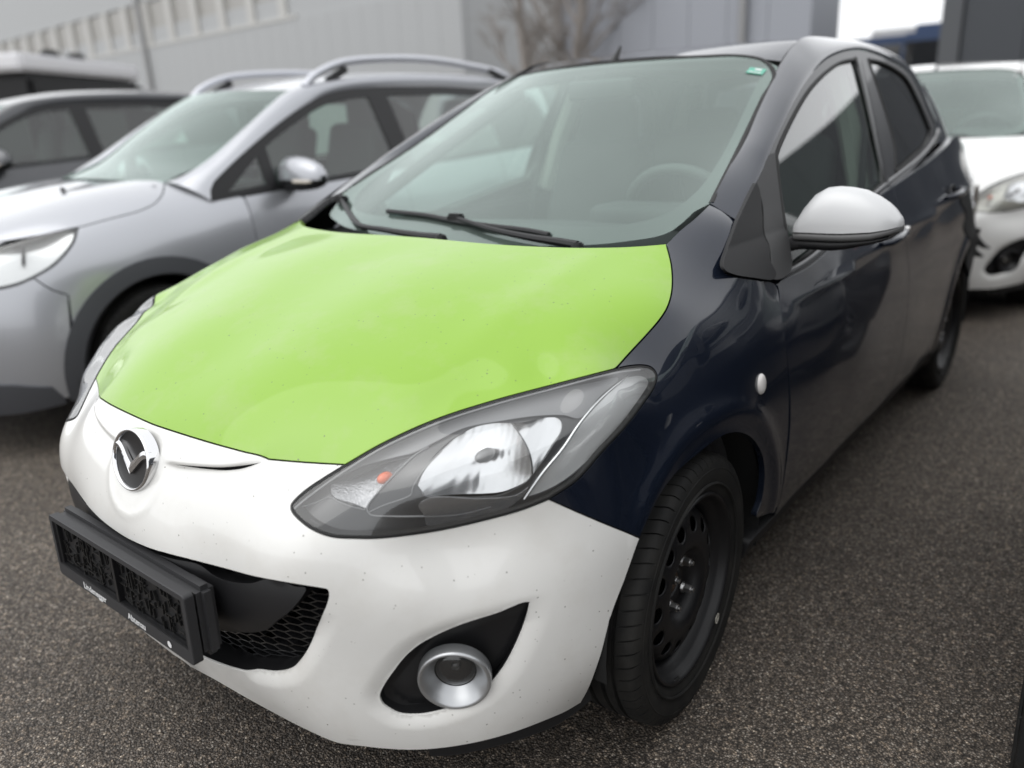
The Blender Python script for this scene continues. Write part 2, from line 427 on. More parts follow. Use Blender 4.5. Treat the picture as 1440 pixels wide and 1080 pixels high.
def loft(name, rows, material, parent=None, nu=24, nv=8, closed=False):
    """rows: list of 3-D polylines (same direction); interpolated both ways"""
    R = []
    for r_ in rows:
        c = catmull([tuple(p) for p in r_], .02)
        L = np.concatenate([[0], np.cumsum(np.linalg.norm(np.diff(c, axis=0), axis=1))]); t = np.linspace(0, L[-1], nu)
        R.append(np.stack([np.interp(t, L, c[:, k]) for k in range(3)], 1))
    R = np.array(R); n = len(R); out = []
    for i in range(nv+1):
        t = i/nv*(n-1); k = min(int(t), n-2); f = t-k
        p1, p2 = R[k], R[k+1]; p0 = R[k-1] if k > 0 else 2*p1-p2; p3 = R[k+2] if k+2 < n else 2*p2-p1
        out.append(.5*((2*p1)+(p2-p0)*f+(2*p0-5*p1+4*p2-p3)*f*f+(3*p1-p0-3*p2+p3)*f**3))
    V = np.vstack(out); F = []
    for i in range(nv):
        for j in range(nu-1): F.append((i*nu+j, i*nu+j+1, (i+1)*nu+j+1, (i+1)*nu+j))
    o = obj(name, V, F, material, parent); return o
def rsp0(c, n):
    L = np.concatenate([[0], np.cumsum(np.linalg.norm(np.diff(c, axis=0), axis=1))]); t = np.linspace(0, L[-1], n)
    return np.stack([np.interp(t, L, c[:, k]) for k in range(3)], 1)
def strip(name, P, Nn, w, h, material, parent=None, closed=False, lift=0):
    """a raised bead of width w, height h along polyline P with normals Nn"""
    P = np.asarray(P); T = np.gradient(P, axis=0); T /= np.linalg.norm(T, axis=1)[:, None]+1e-12
    S_ = np.cross(Nn, T); V = []; n = len(P)
    prof = [(-.5, 0), (-.5, .6), (-.25, 1), (.25, 1), (.5, .6), (.5, 0)]
    for a, b in prof: V.append(P+S_*a*w+Nn*(b*h+lift))
    V = np.vstack(V); F = []
    for i in range(len(prof)-1):
        for j in range(n-1): F.append((i*n+j, (i+1)*n+j, (i+1)*n+j+1, i*n+j+1))
        if closed: F.append((i*n+n-1, (i+1)*n+n-1, (i+1)*n, i*n))
    return obj(name, V, F, material, parent)
# ------------------------------------------------------------------ ground
def asphalt():
    M = mat('coarse_asphalt', (.06, .055, .05), .8); N = NT(M); co = N.coord()
    v = N.n('TexVoronoi'); v.inputs['Scale'].default_value = 215; N.l(co, v.inputs['Vector'])
    v2 = N.n('TexVoronoi'); v2.inputs['Scale'].default_value = 120; N.l(co, v2.inputs['Vector'])
    w1 = N.n('TexWhiteNoise'); N.l(v.outputs['Position'], w1.inputs['Vector'])
    w2 = N.n('TexWhiteNoise'); N.l(v2.outputs['Position'], w2.inputs['Vector'])
    c1 = N.ramp(w1.outputs['Value'], [(0, (.080, .066, .054)), (.5, (.175, .147, .122)), (.84, (.28, .24, .205)), (.95, (.40, .36, .32)), (1, (.58, .54, .49))])
    c2 = N.ramp(w2.outputs['Value'], [(0, (.6, .6, .6)), (.8, (1, 1, 1)), (1, (1.9, 1.85, 1.75))])
    edge = N.ramp(v.outputs['Distance'], [(.25, (1, 1, 1)), (.62, (.25, .25, .25))])
    a = N.mix(1., c1.outputs[0], c2.outputs[0], 'MULTIPLY'); a = N.mix(1., a, edge.outputs[0], 'MULTIPLY')
    big = N.ramp(N.noise(.9, 5, co).outputs[0], [(.3, (.70, .66, .62)), (.7, (1.28, 1.24, 1.18))])
    a = N.mix(1., a, big.outputs[0], 'MULTIPLY'); N.l(a, N.b.inputs['Base Color'])
    h = N.n('Math', operation='MULTIPLY'); N.l(v.outputs['Distance'], h.inputs[0]); h.inputs[1].default_value = -1
    h2 = N.n('Math', operation='MULTIPLY'); N.l(w1.outputs['Value'], h2.inputs[0]); h2.inputs[1].default_value = .5
    h3 = N.n('Math', operation='ADD'); N.l(h.outputs[0], h3.inputs[0]); N.l(h2.outputs[0], h3.inputs[1])
    N.l(N.bump(h3.outputs[0], 1., .004).outputs[0], N.b.inputs['Normal'])
    rr = N.ramp(w1.outputs['Value'], [(0, (.85,)*3), (.9, (.5,)*3)]); N.l(rr.outputs[0], N.b.inputs['Roughness'])
    return M
g = obj('ground', [(-150, -60, 0), (150, -60, 0), (150, 260, 0), (-150, 260, 0)], [(0, 1, 2, 3)], asphalt(), smooth=False); g['kind'] = 'structure'
# ------------------------------------------------------------------ hatchback: master surfaces
car = empty('hatchback_car'); tag(car, 'dark blue hatchback with bright green bonnet and white front bumper parked in the foreground', 'car')
A_PTS = [(0, .06, .185), (0, .048, .24), (0, .02, .3), (0, .008, .4), (0, 0, .5), (0, .003, .575), (0, .032, .625), (0, .056, .674), (0, .093, .729), (0, .2, .795), (0, .35, .86), (0, .5, .907), (0, .7, .955), (0, .835, .985), (0, 1.0, 1.01),
 (.155, .052, .195), (.15, .012, .4), (.15, .006, .55), (.15, .034, .62), (.16, .1, .727), (.2, .3, .845), (.2, .6, .938), (.25, .84, .983),
 (.28, .075, .2), (.3, .045, .3), (.3, .035, .42), (.3, .035, .52), (.3, .045, .6), (.31, .08, .66), (.315, .137, .72), (.33, .25, .80), (.33, .42, .872), (.35, .65, .94),
 (.445, .105, .195), (.45, .085, .3), (.45, .078, .42), (.45, .073, .55), (.452, .082, .60), (.44, .102, .645), (.392, .114, .659), (.418, .152, .693), (.45, .191, .718), (.47, .32, .805), (.5, .5, .872), (.5, .7, .935), (.45, .87, .978),
 (.53, .155, .61), (.504, .267, .756), (.544, .321, .776), (.604, .398, .796), (.60, .46, .835), (.62, .6, .890), (.67, .66, .889), (.61, .8, .943), (.632, .967, .982),
 (.60, .2, .195), (.6, .185, .3), (.6, .18, .42), (.6, .185, .53), (.6, .235, .615), (.59, .207, .687),
 (.69, .3, .195), (.7, .285, .3), (.7, .28, .42), (.69, .285, .53), (.67, .305, .632), (.664, .479, .81), (.734, .588, .822), (.70, .383, .782), (.745, .472, .809), (.755, .545, .826), (.65, .292, .740),
 (.744, .443, .2), (.77, .40, .3), (.78, .40, .42), (.775, .40, .53), (.74, .376, .653), (.778, .475, .72), (.765, .66, .80), (.76, .44, .735),
 (.736, .70, .859), (.736, .781, .895), (.716, .836, .915), (.68, .905, .948), (.645, 1.155, 1.045), (.66, 1.06, 1.015), (.73, 1.106, 1.0),
 (.80, .50, .3), (.812, .52, .42), (.818, .52, .53), (.812, .55, .62), (.80, .6, .70), (.788, .62, .75),
 (.785, .8, .83), (.805, .8, .77), (.822, .8, .70), (.832, .8, .62), (.836, .81, .5), (.82, .8, .3),
 (.755, 1.0, .92), (.785, 1.0, .86), (.812, 1.0, .79), (.829, 1.02, .70), (.836, 1.05, .55), (.832, 1.1, .42), (.812, 1.1, .28), (.78, 1.1, .2),
 (.748, 1.2, .96), (.775, 1.2, .88), (.81, 1.2, .79), (.83, 1.25, .675), (.836, 1.25, .55), (.833, 1.25, .42), (.815, 1.25, .28), (.785, 1.25, .2),
 (.777, 1.45, .88), (.81, 1.45, .79), (.832, 1.45, .675), (.838, 1.45, .55), (.835, 1.45, .42), (.815, 1.45, .28), (.785, 1.45, .2)]
SA = Star((0, 1.25, .35), A_PTS, lam=7e-5)
WY, WZ = .797, .300
def cen(px): return SA.hit([px])[0]
EMB = np.array([0, .05, .672])
SLOT = None; LIPS = []
def dispA(p):
    x = np.abs(p[:, 0]); y, z = p[:, 1], p[:, 2]
    r = np.hypot(y-WY, z-WZ); d = .009*np.exp(-((r-.375)/.028)**2)*(x > .6)*np.clip((x-.74)/.04, 0, 1)*np.clip((z-.2)/.1, 0, 1)*np.clip((y-.50)/.06, 0, 1)
    d += .005*np.exp(-((x-.50-.06*(y-.5))/.045)**2)*np.clip((y-.22)/.2, 0, 1)*np.clip((.95-y)/.2, 0, 1)*(z > .7)
    if SLOT is not None:
        zs = np.interp(x, SLOT[:, 0], SLOT[:, 2]); w = np.clip((x-.075)/.05, 0, 1)*np.clip((.312-x)/.04, 0, 1)*(y < .3); dz = z-zs
        d += w*.007*np.tanh(dz/.0045)*np.exp(-(dz/.028)**2)
        e = np.hypot(x/.098, (z-.660)/.088); d += (y < .3)*.0016*np.exp(-((e-.95)/.10)**2)*np.clip((.70-z)/.03, 0, 1)
        for poly, wd, dp in LIPS:
            q = np.stack([x, z], 1); m_ = (y < .6) & (z < .64); dd = np.full(len(x), 9.)
            if m_.any():
                qq = q[m_]; dm = np.full(len(qq), 9.)
                for i in range(0, len(qq), 4000): dm[i:i+4000] = np.sqrt(((qq[i:i+4000, None]-poly[None])**2).sum(2)).min(1)
                dd[m_] = dm
            d -= dp*np.clip(1-dd/wd, 0, 1)**1.6*np.clip((.495-z)/.05, 0, 1)
    return d
SA.disp = dispA
B_PTS = []
for y, dx, up in ((1.0, 0, 0), (1.25, 0, 0), (1.6, 0, .01), (2.1, .001, .02), (2.6, .001, .045), (3.0, .0, .06), (3.3, -.003, .07), (3.55, -.03, .07), (3.75, -.10, .07), (3.85, -.18, .07)):
    for z, x in ((.2, .785), (.28, .815), (.42, .834), (.55, .838), (.675, .831), (.79, .81), (.85, .788), (.9, .768), (.96, .75), (1.05, .722)):
        B_PTS.append((y, z+(up if z > .6 else 0), x+dx))
fB = rbf2(B_PTS, 2e-4)
SB = Graph(0, fB, 1, 1)
def dispB(p):
    y, z = p[:, 1], p[:, 2]; r = np.hypot(y-(WY+2.49), z-WZ)
    return .012*np.exp(-((r-.375)/.035)**2)*(z > .2)+.007*np.exp(-np.abs(z-(.80+.04*(y-1.3)))/.02)*np.clip((y-1.2)*4, 0, 1)
SB.disp = dispB
fG = lambda y, z: .735-.33*(z-1)-.16*(z-1)**2-.02*np.clip(y-1.9, 0, 9)**2-.012*np.clip(1.9-y, 0, 9)**2
SG = Graph(0, fG, 1, 1)
fW = lambda x, z: .985+1.913*(z-.985)+.22*x**2-.25*(z-.985)*(1.4-z)
SW = Graph(1, fW, 1, -1)
SW.sign = 1
def AH(l, step=4, off=0, closed=False): return SA.hit(catmull(l, step, closed), off)
mir = lambda P: P[::-1]*[-1, 1, 1]
def full(P):   # half outline from x=0 side to x=0 side -> closed symmetric outline
    P = P[P[:, 0] > .004] if True else P
    return np.vstack([P, mir(P)])
# traced lines (photograph pixels -> points on the surfaces)
slot_top = SA.hit(catmull([(235.5, 651), (253, 654.4), (280, 656.7), (313, 657.8), (346.7, 654.4), (369, 650)], 3))
slot_poly = SA.hit(catmull([(240, 652, 1), (253, 653.6), (280, 655.6), (313, 656.8), (346.7, 653.8), (369, 649.6, 1), (342, 658.6), (315.6, 662.4), (291, 661), (269, 658.3), (253, 655.5)], 3, True))
o_ = np.argsort(slot_top[:, 0]); SLOT = slot_top[o_]
G_open = [(150, 738), (172.5, 753), (208, 769.6), (238, 778.5), (267, 786), (312, 797.7), (356, 809.6), (386, 815.5), (430, 823), (452, 826.5), (461, 829), (463, 836), (460, 849.6), (452, 868), (442, 888), (430, 915), (419, 932), (406.6, 944.4), (386, 950), (356, 947), (326.6, 940), (297, 929.5), (266, 915)]
F_out = [(745, 847, 1), (741, 868), (733, 892), (722, 917), (709, 941), (694, 961), (676, 979), (650, 994), (620, 1005), (590, 1011), (560, 1010), (545, 1003), (535, 995), (531, 984), (537, 969), (552, 947), (568, 927), (587, 911), (610, 898), (650, 880), (700, 863), (735, 848)]
lo_ = SA.hit(catmull(G_open[10:], 6)); lf_ = SA.hit(catmull(F_out, 6, True)); low_lip = lo_[(lo_[:, 0] > .30)]
def dens(P, cl):
    P = P[:, [0, 2]]; Q = np.roll(P, -1, 0) if cl else P[1:]; P_ = P if cl else P[:-1]
    return np.vstack([P_+(Q-P_)*t for t in (0, .2, .4, .6, .8)])
LIPS = [(dens(low_lip, False), .030, .010), (dens(lf_, True), .026, .009)]
L_front = [(215, 597), (250, 608.5), (300, 623.5), (340, 634), (366, 640.5), (378, 646, 1), (425, 650), (485, 653.6)]
L_hltop = [(485, 653.6), (535.6, 624.5), (613, 589.5), (691, 564), (769, 543), (864, 518.7)]
L_hoodside = [(868, 516), (885, 497), (910, 470), (928, 449), (939, 431), (945, 408), (944.5, 375), (937, 343)]
L_hoodrear = [(937, 343, 1), (900, 346), (850, 348.5), (800, 348), (700, 343.5), (600, 334.5)]
L_hlinner = [(485, 653.6), (455, 672), (425, 693), (409, 711), (411, 720), (423, 733), (440, 745), (466, 754.7), (500, 757), (535.6, 756.7), (613, 747), (691, 729.5), (735, 717), (772, 702.5)]
L_hlouter = [(772, 702.5), (812, 675), (846.7, 636), (880, 600), (905, 567), (920.6, 542.8), (924, 527), (916, 516.5), (903, 513.4), (885, 514.5), (864, 518.7)]
P_front = AH(L_front); P_hltop = AH(L_hltop); P_hside = AH(L_hoodside); P_hrear = AH(L_hoodrear); P_hlin = AH(L_hlinner); P_hlout = AH(L_hlouter)
P_front[0, 0] = 0.0
cx0 = P_hrear[P_hrear[:, 0] > 0]; P_hrear = cx0
# right rear hood line is mirrored from the left; carry it to the centre line
hood = np.vstack([P_front[1:], P_hltop[1:], P_hside, P_hrear[1:]])
patch('bonnet', SA, full(hood), M_green, car, sp=.014, depth=.018)
# ---- front bumper
L_seam = [(772, 702.5, 1), (835, 730), (899, 756)]
P_seam = AH(L_seam)
aang = lambda a, r=.338: (WY-r*math.cos(a), WZ+r*math.sin(a))
def arch(a0, a1, n, r=.338, S=SA, yc=WY):
    q = np.array([(yc-r*math.cos(t), WZ+r*math.sin(t)) for t in np.linspace(a0, a1, n)])
    o = np.zeros((n, 3)); o[:, 0] = 2; o[:, 1:] = q
    if isinstance(S, Star): return S.hit(None, 0, 0, 1.9, o=o, d=np.tile([-1., 0, 0], (n, 1)))
    return S.P(q)
P_barch = AH([(899, 756), (880, 812), (860, 865), (845, 922), (828, 968), (817, 988)])
P_bot = AH([(817, 988, 1), (795, 1001), (770, 1012), (720, 1031), (672, 1044), (625, 1052), (585, 1055), (550, 1054), (510, 1050), (475, 1045), (430, 1026), (380, 1000), (340, 978), (300, 955), (268, 938)])
bump_half = np.vstack([P_front[1:], P_hlin[1:], P_seam[1:], P_barch[1:], P_bot[1:]])
G_open = [(150, 738), (172.5, 753), (208, 769.6), (238, 778.5), (267, 786), (312, 797.7), (356, 809.6), (386, 815.5), (430, 823), (452, 826.5), (461, 829), (463, 836), (460, 849.6), (452, 868), (442, 888), (430, 915), (419, 932), (406.6, 944.4), (386, 950), (356, 947), (326.6, 940), (297, 929.5), (266, 915)]
P_open = AH(G_open, 3)
P_open = P_open[P_open[:, 0] > .01]
lowc = P_open[-1].copy()
F_out = [(745, 847, 1), (741, 868), (733, 892), (722, 917), (709, 941), (694, 961), (676, 979), (650, 994), (620, 1005), (590, 1011), (560, 1010), (545, 1003), (535, 995), (531, 984), (537, 969), (552, 947), (568, 927), (587, 911), (610, 898), (650, 880), (700, 863), (735, 848)]
P_fog = SA.hit(catmull(F_out, 3, True))
fogs = [P_fog, mir(P_fog)]
sd_ = rsp0(slot_top[np.argsort(slot_top[:, 0])], 70); ex_ = []
for k_ in (-.017, -.011, -.0075, -.0048, -.0024, 0, .0024, .0048, .0075, .011, .017):
    q_ = sd_+[0, 0, k_]; q_[:, 1] -= .2; ex_.append(SA.hit(None, 0, 0, 1.9, o=q_-[0, .5, 0], d=np.tile([0, 1., 0], (70, 1))))
slot_ex = np.vstack(ex_); slot_ex = np.vstack([slot_ex, slot_ex*[-1, 1, 1]])
bump = patch('front_bumper', SA, full(bump_half), M_white, car, holes=[full(P_open)]+fogs+[(slot_poly, .003), (mir(slot_poly), .003)], sp=.009, extra=slot_ex, depth=.004)
slb = patch('nose_slot', SA, slot_poly, M_dark, car, sp=.01, gap=-.001, depth=.001, off=-.012, thick=False); mirror_obj(slb, car)
# ---- front fender
L_fup = [(937, 343), (955, 325), (977, 307), (999, 286)]
P_fup = AH(L_fup)
P_f2 = AH([(999, 286, 1), (1018, 297), (1037, 311, 1), (1030, 334), (1021, 356), (1016, 372), (1018, 382), (1030, 388), (1060, 393), (1083, 396), (1092, 402), (1097, 430), (1104, 480), (1109, 530), (1110, 590), (1106, 640), (1099, 690), (1094, 712)])
lastp = P_f2[-1]
P_farch = AH([(1088, 717), (1064, 728), (1071, 705), (1074.5, 682), (1075, 660), (1070, 636), (1057, 617), (1040, 609), (1022, 611), (1004, 621), (981, 639), (958, 658), (938, 679), (922, 703), (908, 733), (899, 756)])
P_fside = P_hside[::-1]
fender = np.vstack([P_hlout[:-1], P_hside, P_fup[1:], P_f2[1:], P_farch, P_seam[::-1][:-1]])
fo, fo2 = patch('front_fender', SA, fender, M_blue, car, sp=.013, depth=.016, mirror=True)
fo2.data.materials[0] = M_green
# ---- headlamp (left one traced, right one mirrored)
hl_out = np.vstack([P_hlin[:-1], P_hlout[:-1], P_hltop[::-1][:-1]])
def ZM(ox, oy, k): return lambda *l: [(ox+q[0]/k, oy+q[1]/k)+tuple(q[2:]) for q in l]
Z2, Z3, Z5 = ZM(540, 560, 5.143), ZM(400, 620, 6.545), ZM(380, 500, 2.571)
lamp = tag(empty('headlight'), None); lamp.parent = car
lamp2 = empty('headlight'); lamp2.parent = car
def L2(o):      # keep on the left lamp and mirror to the right one
    mirror_obj(o, lamp2); return o
L2(patch('lens', SA, hl_out, M_lens, lamp, sp=.012, gap=.0025, depth=.006, off=.0005))
ring_in = inset(SA, resample(hl_out, .006), .0050)
L2(patch('lamp_seal', SA, hl_out, M_rubber, lamp, holes=[ring_in], sp=.005, gap=.0012, depth=.03, off=.0012))
def wallstrip(name, P, o1, o2, m, parent):
    uv = SA.uv(P); a = SA.P(uv, o1); b = SA.P(uv, o2); n = len(P)
    return obj(name, np.vstack([a, b]), [(i, (i+1) % n, n+(i+1) % n, n+i) for i in range(n)], m, parent)
L2(wallstrip('housing_wall', resample(hl_out, .01), -.003, -.07, M_bezel2, lamp))
big = lambda p: -.040
def bowl(c, R, d, base):
    c = np.array(c)
    return lambda p: base-d*np.clip(1-(np.linalg.norm(p-c, axis=1)/R)**2, 0, 1)
O0 = -.026
def AHo(l, off, closed=True, step=3): return SA.hit(catmull(l, step, closed), off)
mainR = Z2((240, 632, 1), (262, 560), (300, 500), (345, 435), (400, 375), (500, 290), (650, 210), (800, 180), (915, 178, 1), (970, 250), (1030, 350), (1062, 450), (1070, 560, 1), (1040, 600), (980, 640), (850, 700), (700, 722), (500, 722), (290, 715, 1))
highR = Z2((925, 178, 1), (1000, 175), (1120, 147), (1200, 137), (1250, 140), (1285, 165), (1290, 210), (1270, 270), (1230, 330), (1160, 440), (1080, 555, 1), (1070, 450), (1038, 350), (978, 250))
turnR = Z3((430, 405), (520, 380), (650, 330), (760, 280), (880, 220), (1000, 185), (1190, 150, 1), (1100, 240), (1000, 345), (860, 480), (760, 600), (735, 632), (600, 590), (500, 555), (445, 520), (425, 470))
sideR = Z5((922, 515, 1), (985, 430), (1060, 340), (1130, 240), (1200, 160), (1290, 80), (1350, 76), (1368, 95), (1340, 150), (1270, 250), (1180, 350), (1080, 440), (1000, 487))
P_main, P_high, P_turn, P_side = [AHo(l, O0) for l in (mainR, highR, turnR, sideR)]
hin = inset(SA, resample(hl_out, .008), .003)
housing = patch('housing', SA, SA.P(SA.uv(hin)), M_bezel2, lamp, holes=[SA.P(SA.uv(q)) for q in (P_main, P_high, P_turn, P_side)], sp=.008, gap=0, depth=.012, off=O0)
L2(housing)
M_refl = mat('lamp_reflector', (.74, .74, .75), .17, metal=1); N = NT(M_refl)
wv = N.n('TexWave'); wv.bands_direction = 'X'; wv.inputs['Scale'].default_value = 26; wv.inputs['Distortion'].default_value = 2.5; wv.inputs['Detail'].default_value = 1; N.l(N.coord(), wv.inputs['Vector'])
N.l(N.bump(wv.outputs['Fac'], .10, .002).outputs[0], N.b.inputs['Normal'])
M_refl2 = mat('ribbed_reflector', (.85, .85, .85), .25, metal=.5); N = NT(M_refl2)
wv = N.n('TexWave'); wv.bands_direction = 'Z'; wv.inputs['Scale'].default_value = 105; N.l(N.coord(), wv.inputs['Vector'])
N.l(N.bump(wv.outputs['Fac'], .14, .0015).outputs[0], N.b.inputs['Normal'])
M_refl3 = mat('turn_reflector', (.32, .32, .33), .2, metal=.8); N = NT(M_refl3)
wv = N.n('TexVoronoi'); wv.inputs['Scale'].default_value = 330; N.l(N.coord(), wv.inputs['Vector'])
N.l(N.bump(wv.outputs['Distance'], .35, .0015).outputs[0], N.b.inputs['Normal'])
cm = P_main.mean(0); ch = P_high.mean(0); ct = P_turn.mean(0)
for nm, Pp, cc, R_, dd, mm in (('reflector', P_main, cm, .105, .055, M_refl), ('high_beam_reflector', P_high, ch, .07, .035, M_refl), ('indicator_reflector', P_turn, ct, .075, .025, M_refl3), ('side_reflector', P_side, P_side.mean(0), .2, .006, M_refl2)):
    c0 = SA.P(SA.uv(cc[None]))[0]
    L2(patch(nm, SA, SA.P(SA.uv(Pp)), mm, lamp, sp=.006, gap=-.0005, depth=.002, off=bowl(c0, R_, dd, O0-.001)))
# bulbs
def bulb(nm, px, off, r, ln, m):
    c = AHo([px, (px[0]+1, px[1]), (px[0], px[1]+1)], off)[0]
    bm = bmesh.new(); bmesh.ops.create_uvsphere(bm, u_segments=14, v_segments=10, radius=1); bmesh.ops.scale(bm, vec=(r, ln, r), verts=bm.verts)
    o = bmobj(nm, bm, m, lamp); o.location = c; mirror_world(o, lamp2)
bulb('bulb', (541.3, 672), -.034, .010, .016, M_amber)
bulb('bulb', (682, 640), -.058, .011, .024, M_bezel)
def bead(nm, l, w, h, m, off, parent=lamp):
    P_ = SA.hit(catmull(l, 3), off); Nn = SA.N(SA.uv(P_))
    L2(strip(nm, P_, Nn, w, h, m, parent))
bead('bezel_ridge', Z3((160, 610), (290, 570), (425, 520), (500, 560), (620, 605), (750, 637)), .0022, .002, M_bezel, O0)
bead('bezel_ridge', Z3((1330, 60), (1210, 130), (1080, 250), (960, 370), (860, 480), (775, 590), (765, 640), (800, 680), (950, 692), (1290, 690), (1600, 672), (1900, 600)), .0028, .003, M_bezel, O0)
bead('bezel_ridge', Z3((785, 655), (900, 600), (1170, 490), (1180, 440), (1290, 260), (1450, 90)), .0022, .002, M_bezel, O0)
bead('chrome_edge', Z5((918, 515), (980, 425), (1052, 338), (1122, 238), (1195, 155), (1285, 78)), .005, .006, M_chrome, O0)
bead('lens_edge', [(413, 716), (436, 697), (487, 661), (536, 631), (613, 596), (691, 570.5), (769, 549.5), (864, 525), (900, 520)], .0028, .0012, M_bezel, -.0015)
for s_ in range(16):
    a = (409+s_*3.4, 723+s_*2.1); bead('lens_rib', [(a[0]+5, a[1]-7), (a[0]+8, a[1]-2)], .0012, .0012, M_bezel, -.014)
upper = Z5((275, 405), (400, 345), (600, 255), (800, 188), (1000, 132), (1180, 95), (1260, 82), (1190, 150), (1120, 225), (1060, 215), (960, 218), (840, 235), (700, 262), (600, 310), (520, 350), (440, 370), (330, 400), (240, 440))
L2(patch('upper_bezel', SA, AHo(upper, O0+.006), mat('grey_upper_bezel', (.19, .19, .195), .35, metal=.1), lamp, sp=.008, gap=0, depth=.006, off=O0+.006))
low = Z2((250, 775), (330, 722), (700, 728), (960, 700), (1050, 640), (1010, 700), (900, 790), (700, 860), (450, 905), (310, 920), (290, 850))
L2(patch('lower_bezel', SA, AHo(low, O0+.003), M_refl3, lamp, sp=.007, gap=0, depth=.004, off=O0+.003))
# ---- grille opening: deep recess, honeycomb, beam
ocl = full(P_open)
oc = resample(ocl, .012); uvo = SA.uv(oc); n = len(oc)
a = SA.P(uvo, -.004); b = SA.P(uvo, -.07)
obj('grille_recess', np.vstack([a, b]), [(i, (i+1) % n, n+(i+1) % n, n+i) for i in range(n)], M_black, car)
patch('grille_backing', SA, ocl, M_dark, car, sp=.03, gap=-.004, depth=.001, off=-.075, thick=False)
bm = bmesh.new(); o2d = ocl[:, [0, 2]]
hw, hh = .050, .0155
segs = {}
for i in range(-20, 21):
    for j in range(-4, 26):
        cxh, czh = i*hw*.675, .24+j*hh+(i % 2)*hh/2
        vs = [(cxh+hw/2*dx_, czh+hh/2*dz_) for dx_, dz_ in ((-1, 0), (-.35, 1), (.35, 1), (1, 0), (.35, -1), (-.35, -1))]
        for q in range(6):
            p1, p2 = vs[q], vs[(q+1) % 6]; k = tuple(sorted((tuple(np.round(p1, 3)), tuple(np.round(p2, 3))))); segs[k] = (p1, p2)
S_ = list(segs.values()); mids = np.array([((p[0]+q[0])/2, (p[1]+q[1])/2) for p, q in S_]); ins = inpoly(mids, o2d)
S_ = [s for s, k in zip(S_, ins) if k]
ends = np.array([(p[0], -1, p[1]) for s in S_ for p in s]); hp = SA.hit(None, -.045, 0, 1.9, o=ends, d=np.tile([0, 1., 0], (len(ends), 1)))
for k in range(len(S_)):
    p, q = hp[2*k], hp[2*k+1]
    vv = []
    for r_ in (p, q):
        vv += [bm.verts.new((r_[0], r_[1], r_[2]+.0014)), bm.verts.new((r_[0], r_[1], r_[2]-.0014)), bm.verts.new((r_[0], r_[1]+.016, r_[2]-.0014)), bm.verts.new((r_[0], r_[1]+.016, r_[2]+.0014))]
    for f in ((0, 1, 5, 4), (1, 2, 6, 5), (3, 0, 4, 7)): bm.faces.new([vv[i] for i in f])
bmobj('honeycomb_grille', bm, mat('glossy_black', (.012, .012, .013), .25, coat=.5), car, smooth=False)
Z6 = lambda *l: [(60+a/3.376, 660+b/3.376) for a, b in l]
beam_t = [(150, 738), (172.5, 757), (240, 783)]+Z6((750, 450), (830, 500), (900, 525), (1000, 535), (1060, 520), (1110, 520), (1200, 555), (1252, 562), (1238, 600), (1190, 660), (1130, 705), (1085, 745), (1010, 768), (900, 772), (840, 762), (800, 745), (700, 700), (600, 640))
Pb = SA.hit(catmull(beam_t, 3), -.016); Pb = Pb[Pb[:, 0] > .01]
Pb = np.vstack([[[.004, Pb[0][1], Pb[0][2]]], Pb, [[.004, Pb[-1][1], Pb[-1][2]-.02]]])
patch('grille_beam', SA, full(SA.P(SA.uv(Pb))), M_black, car, sp=.012, gap=0, depth=.035, off=lambda p: -.016+.012*np.clip(1-((p[:, 2]-.47)/.07)**2, 0, 1))
# ---- number plate holder with raised frame, two windows and print
ph = empty('plate_holder'); ph.parent = car
PC = Vector((0, -.030, .4465)); PT = Matrix.Rotation(math.radians(-2), 3, 'X')
ph.location = PC; ph.rotation_euler = (math.radians(-2), 0, 0)
def rrect(w, h, r, n=5):
    out = []
    for cx_, cz_, a0 in ((w/2-r, h/2-r, 0), (-w/2+r, h/2-r, 90), (-w/2+r, -h/2+r, 180), (w/2-r, -h/2+r, 270)):
        for i in range(n+1):
            a = math.radians(a0+90*i/n); out.append((cx_+r*math.cos(a), cz_+r*math.sin(a)))
    return out
def framed(name, outer, inner, y0, y1, m, parent, zc=0):
    """flat ring between two same-length loops, extruded y0 (front) to y1"""
    n = len(outer); V = [(x, y0+.0015, z) for x, z in outer]+[(x*.996, y0, z*.99) for x, z in outer]+[(x, y0, z) for x, z in inner]+[(x, y1, z) for x, z in inner]+[(x, y1, z) for x, z in outer]
    F = []
    for i in range(n):
        j = (i+1) % n
        F += [(i, j, n+j, n+i), (n+i, n+j, 2*n+j, 2*n+i), (2*n+i, 2*n+j, 3*n+j, 3*n+i), (4*n+i, 4*n+j, j, i)]
    return obj(name, V, F, m, parent, smooth=False)
outer = rrect(.534, .139, .008)
inner = [(x, z+.008) for x, z in rrect(.510, .100, .004)]
framed('frame', outer, inner, -.010, .008, M_grey, ph)
bm = bmesh.new(); box(bm, (0, .004, .008), (.512, .004, .104)); bmobj('back_plate', bm, M_black, ph)
bm = bmesh.new(); box(bm, (0, -.003, .008), (.012, .012, .100)); box(bm, (0, -.004, -.0405), (.51, .010, .004)); box(bm, (.249, -.001, .008), (.012, .01, .1)); box(bm, (-.249, -.001, .008), (.012, .01, .1)); bmobj('divider', bm, M_black, ph, bevel=.001)
bm = bmesh.new()
for sx_ in (-1, 1):
    for _ in range(105):
        x = sx_*random.uniform(.012, .238); z = random.uniform(-.034, .052); L = random.choice((.006, .012, .02, .03)); a = random.choice((0, 90, 90, 90, 15, 75))
        box(bm, (x, .0005+random.uniform(-.001, .001), z), (L, .006, random.uniform(.0008, .0022)), Matrix.Rotation(math.radians(a), 3, 'Y'))
bmobj('moulded_ribs', bm, mat('shiny_black_plastic', (.014, .014, .014), .3), ph, smooth=False)['kind'] = 'stuff'
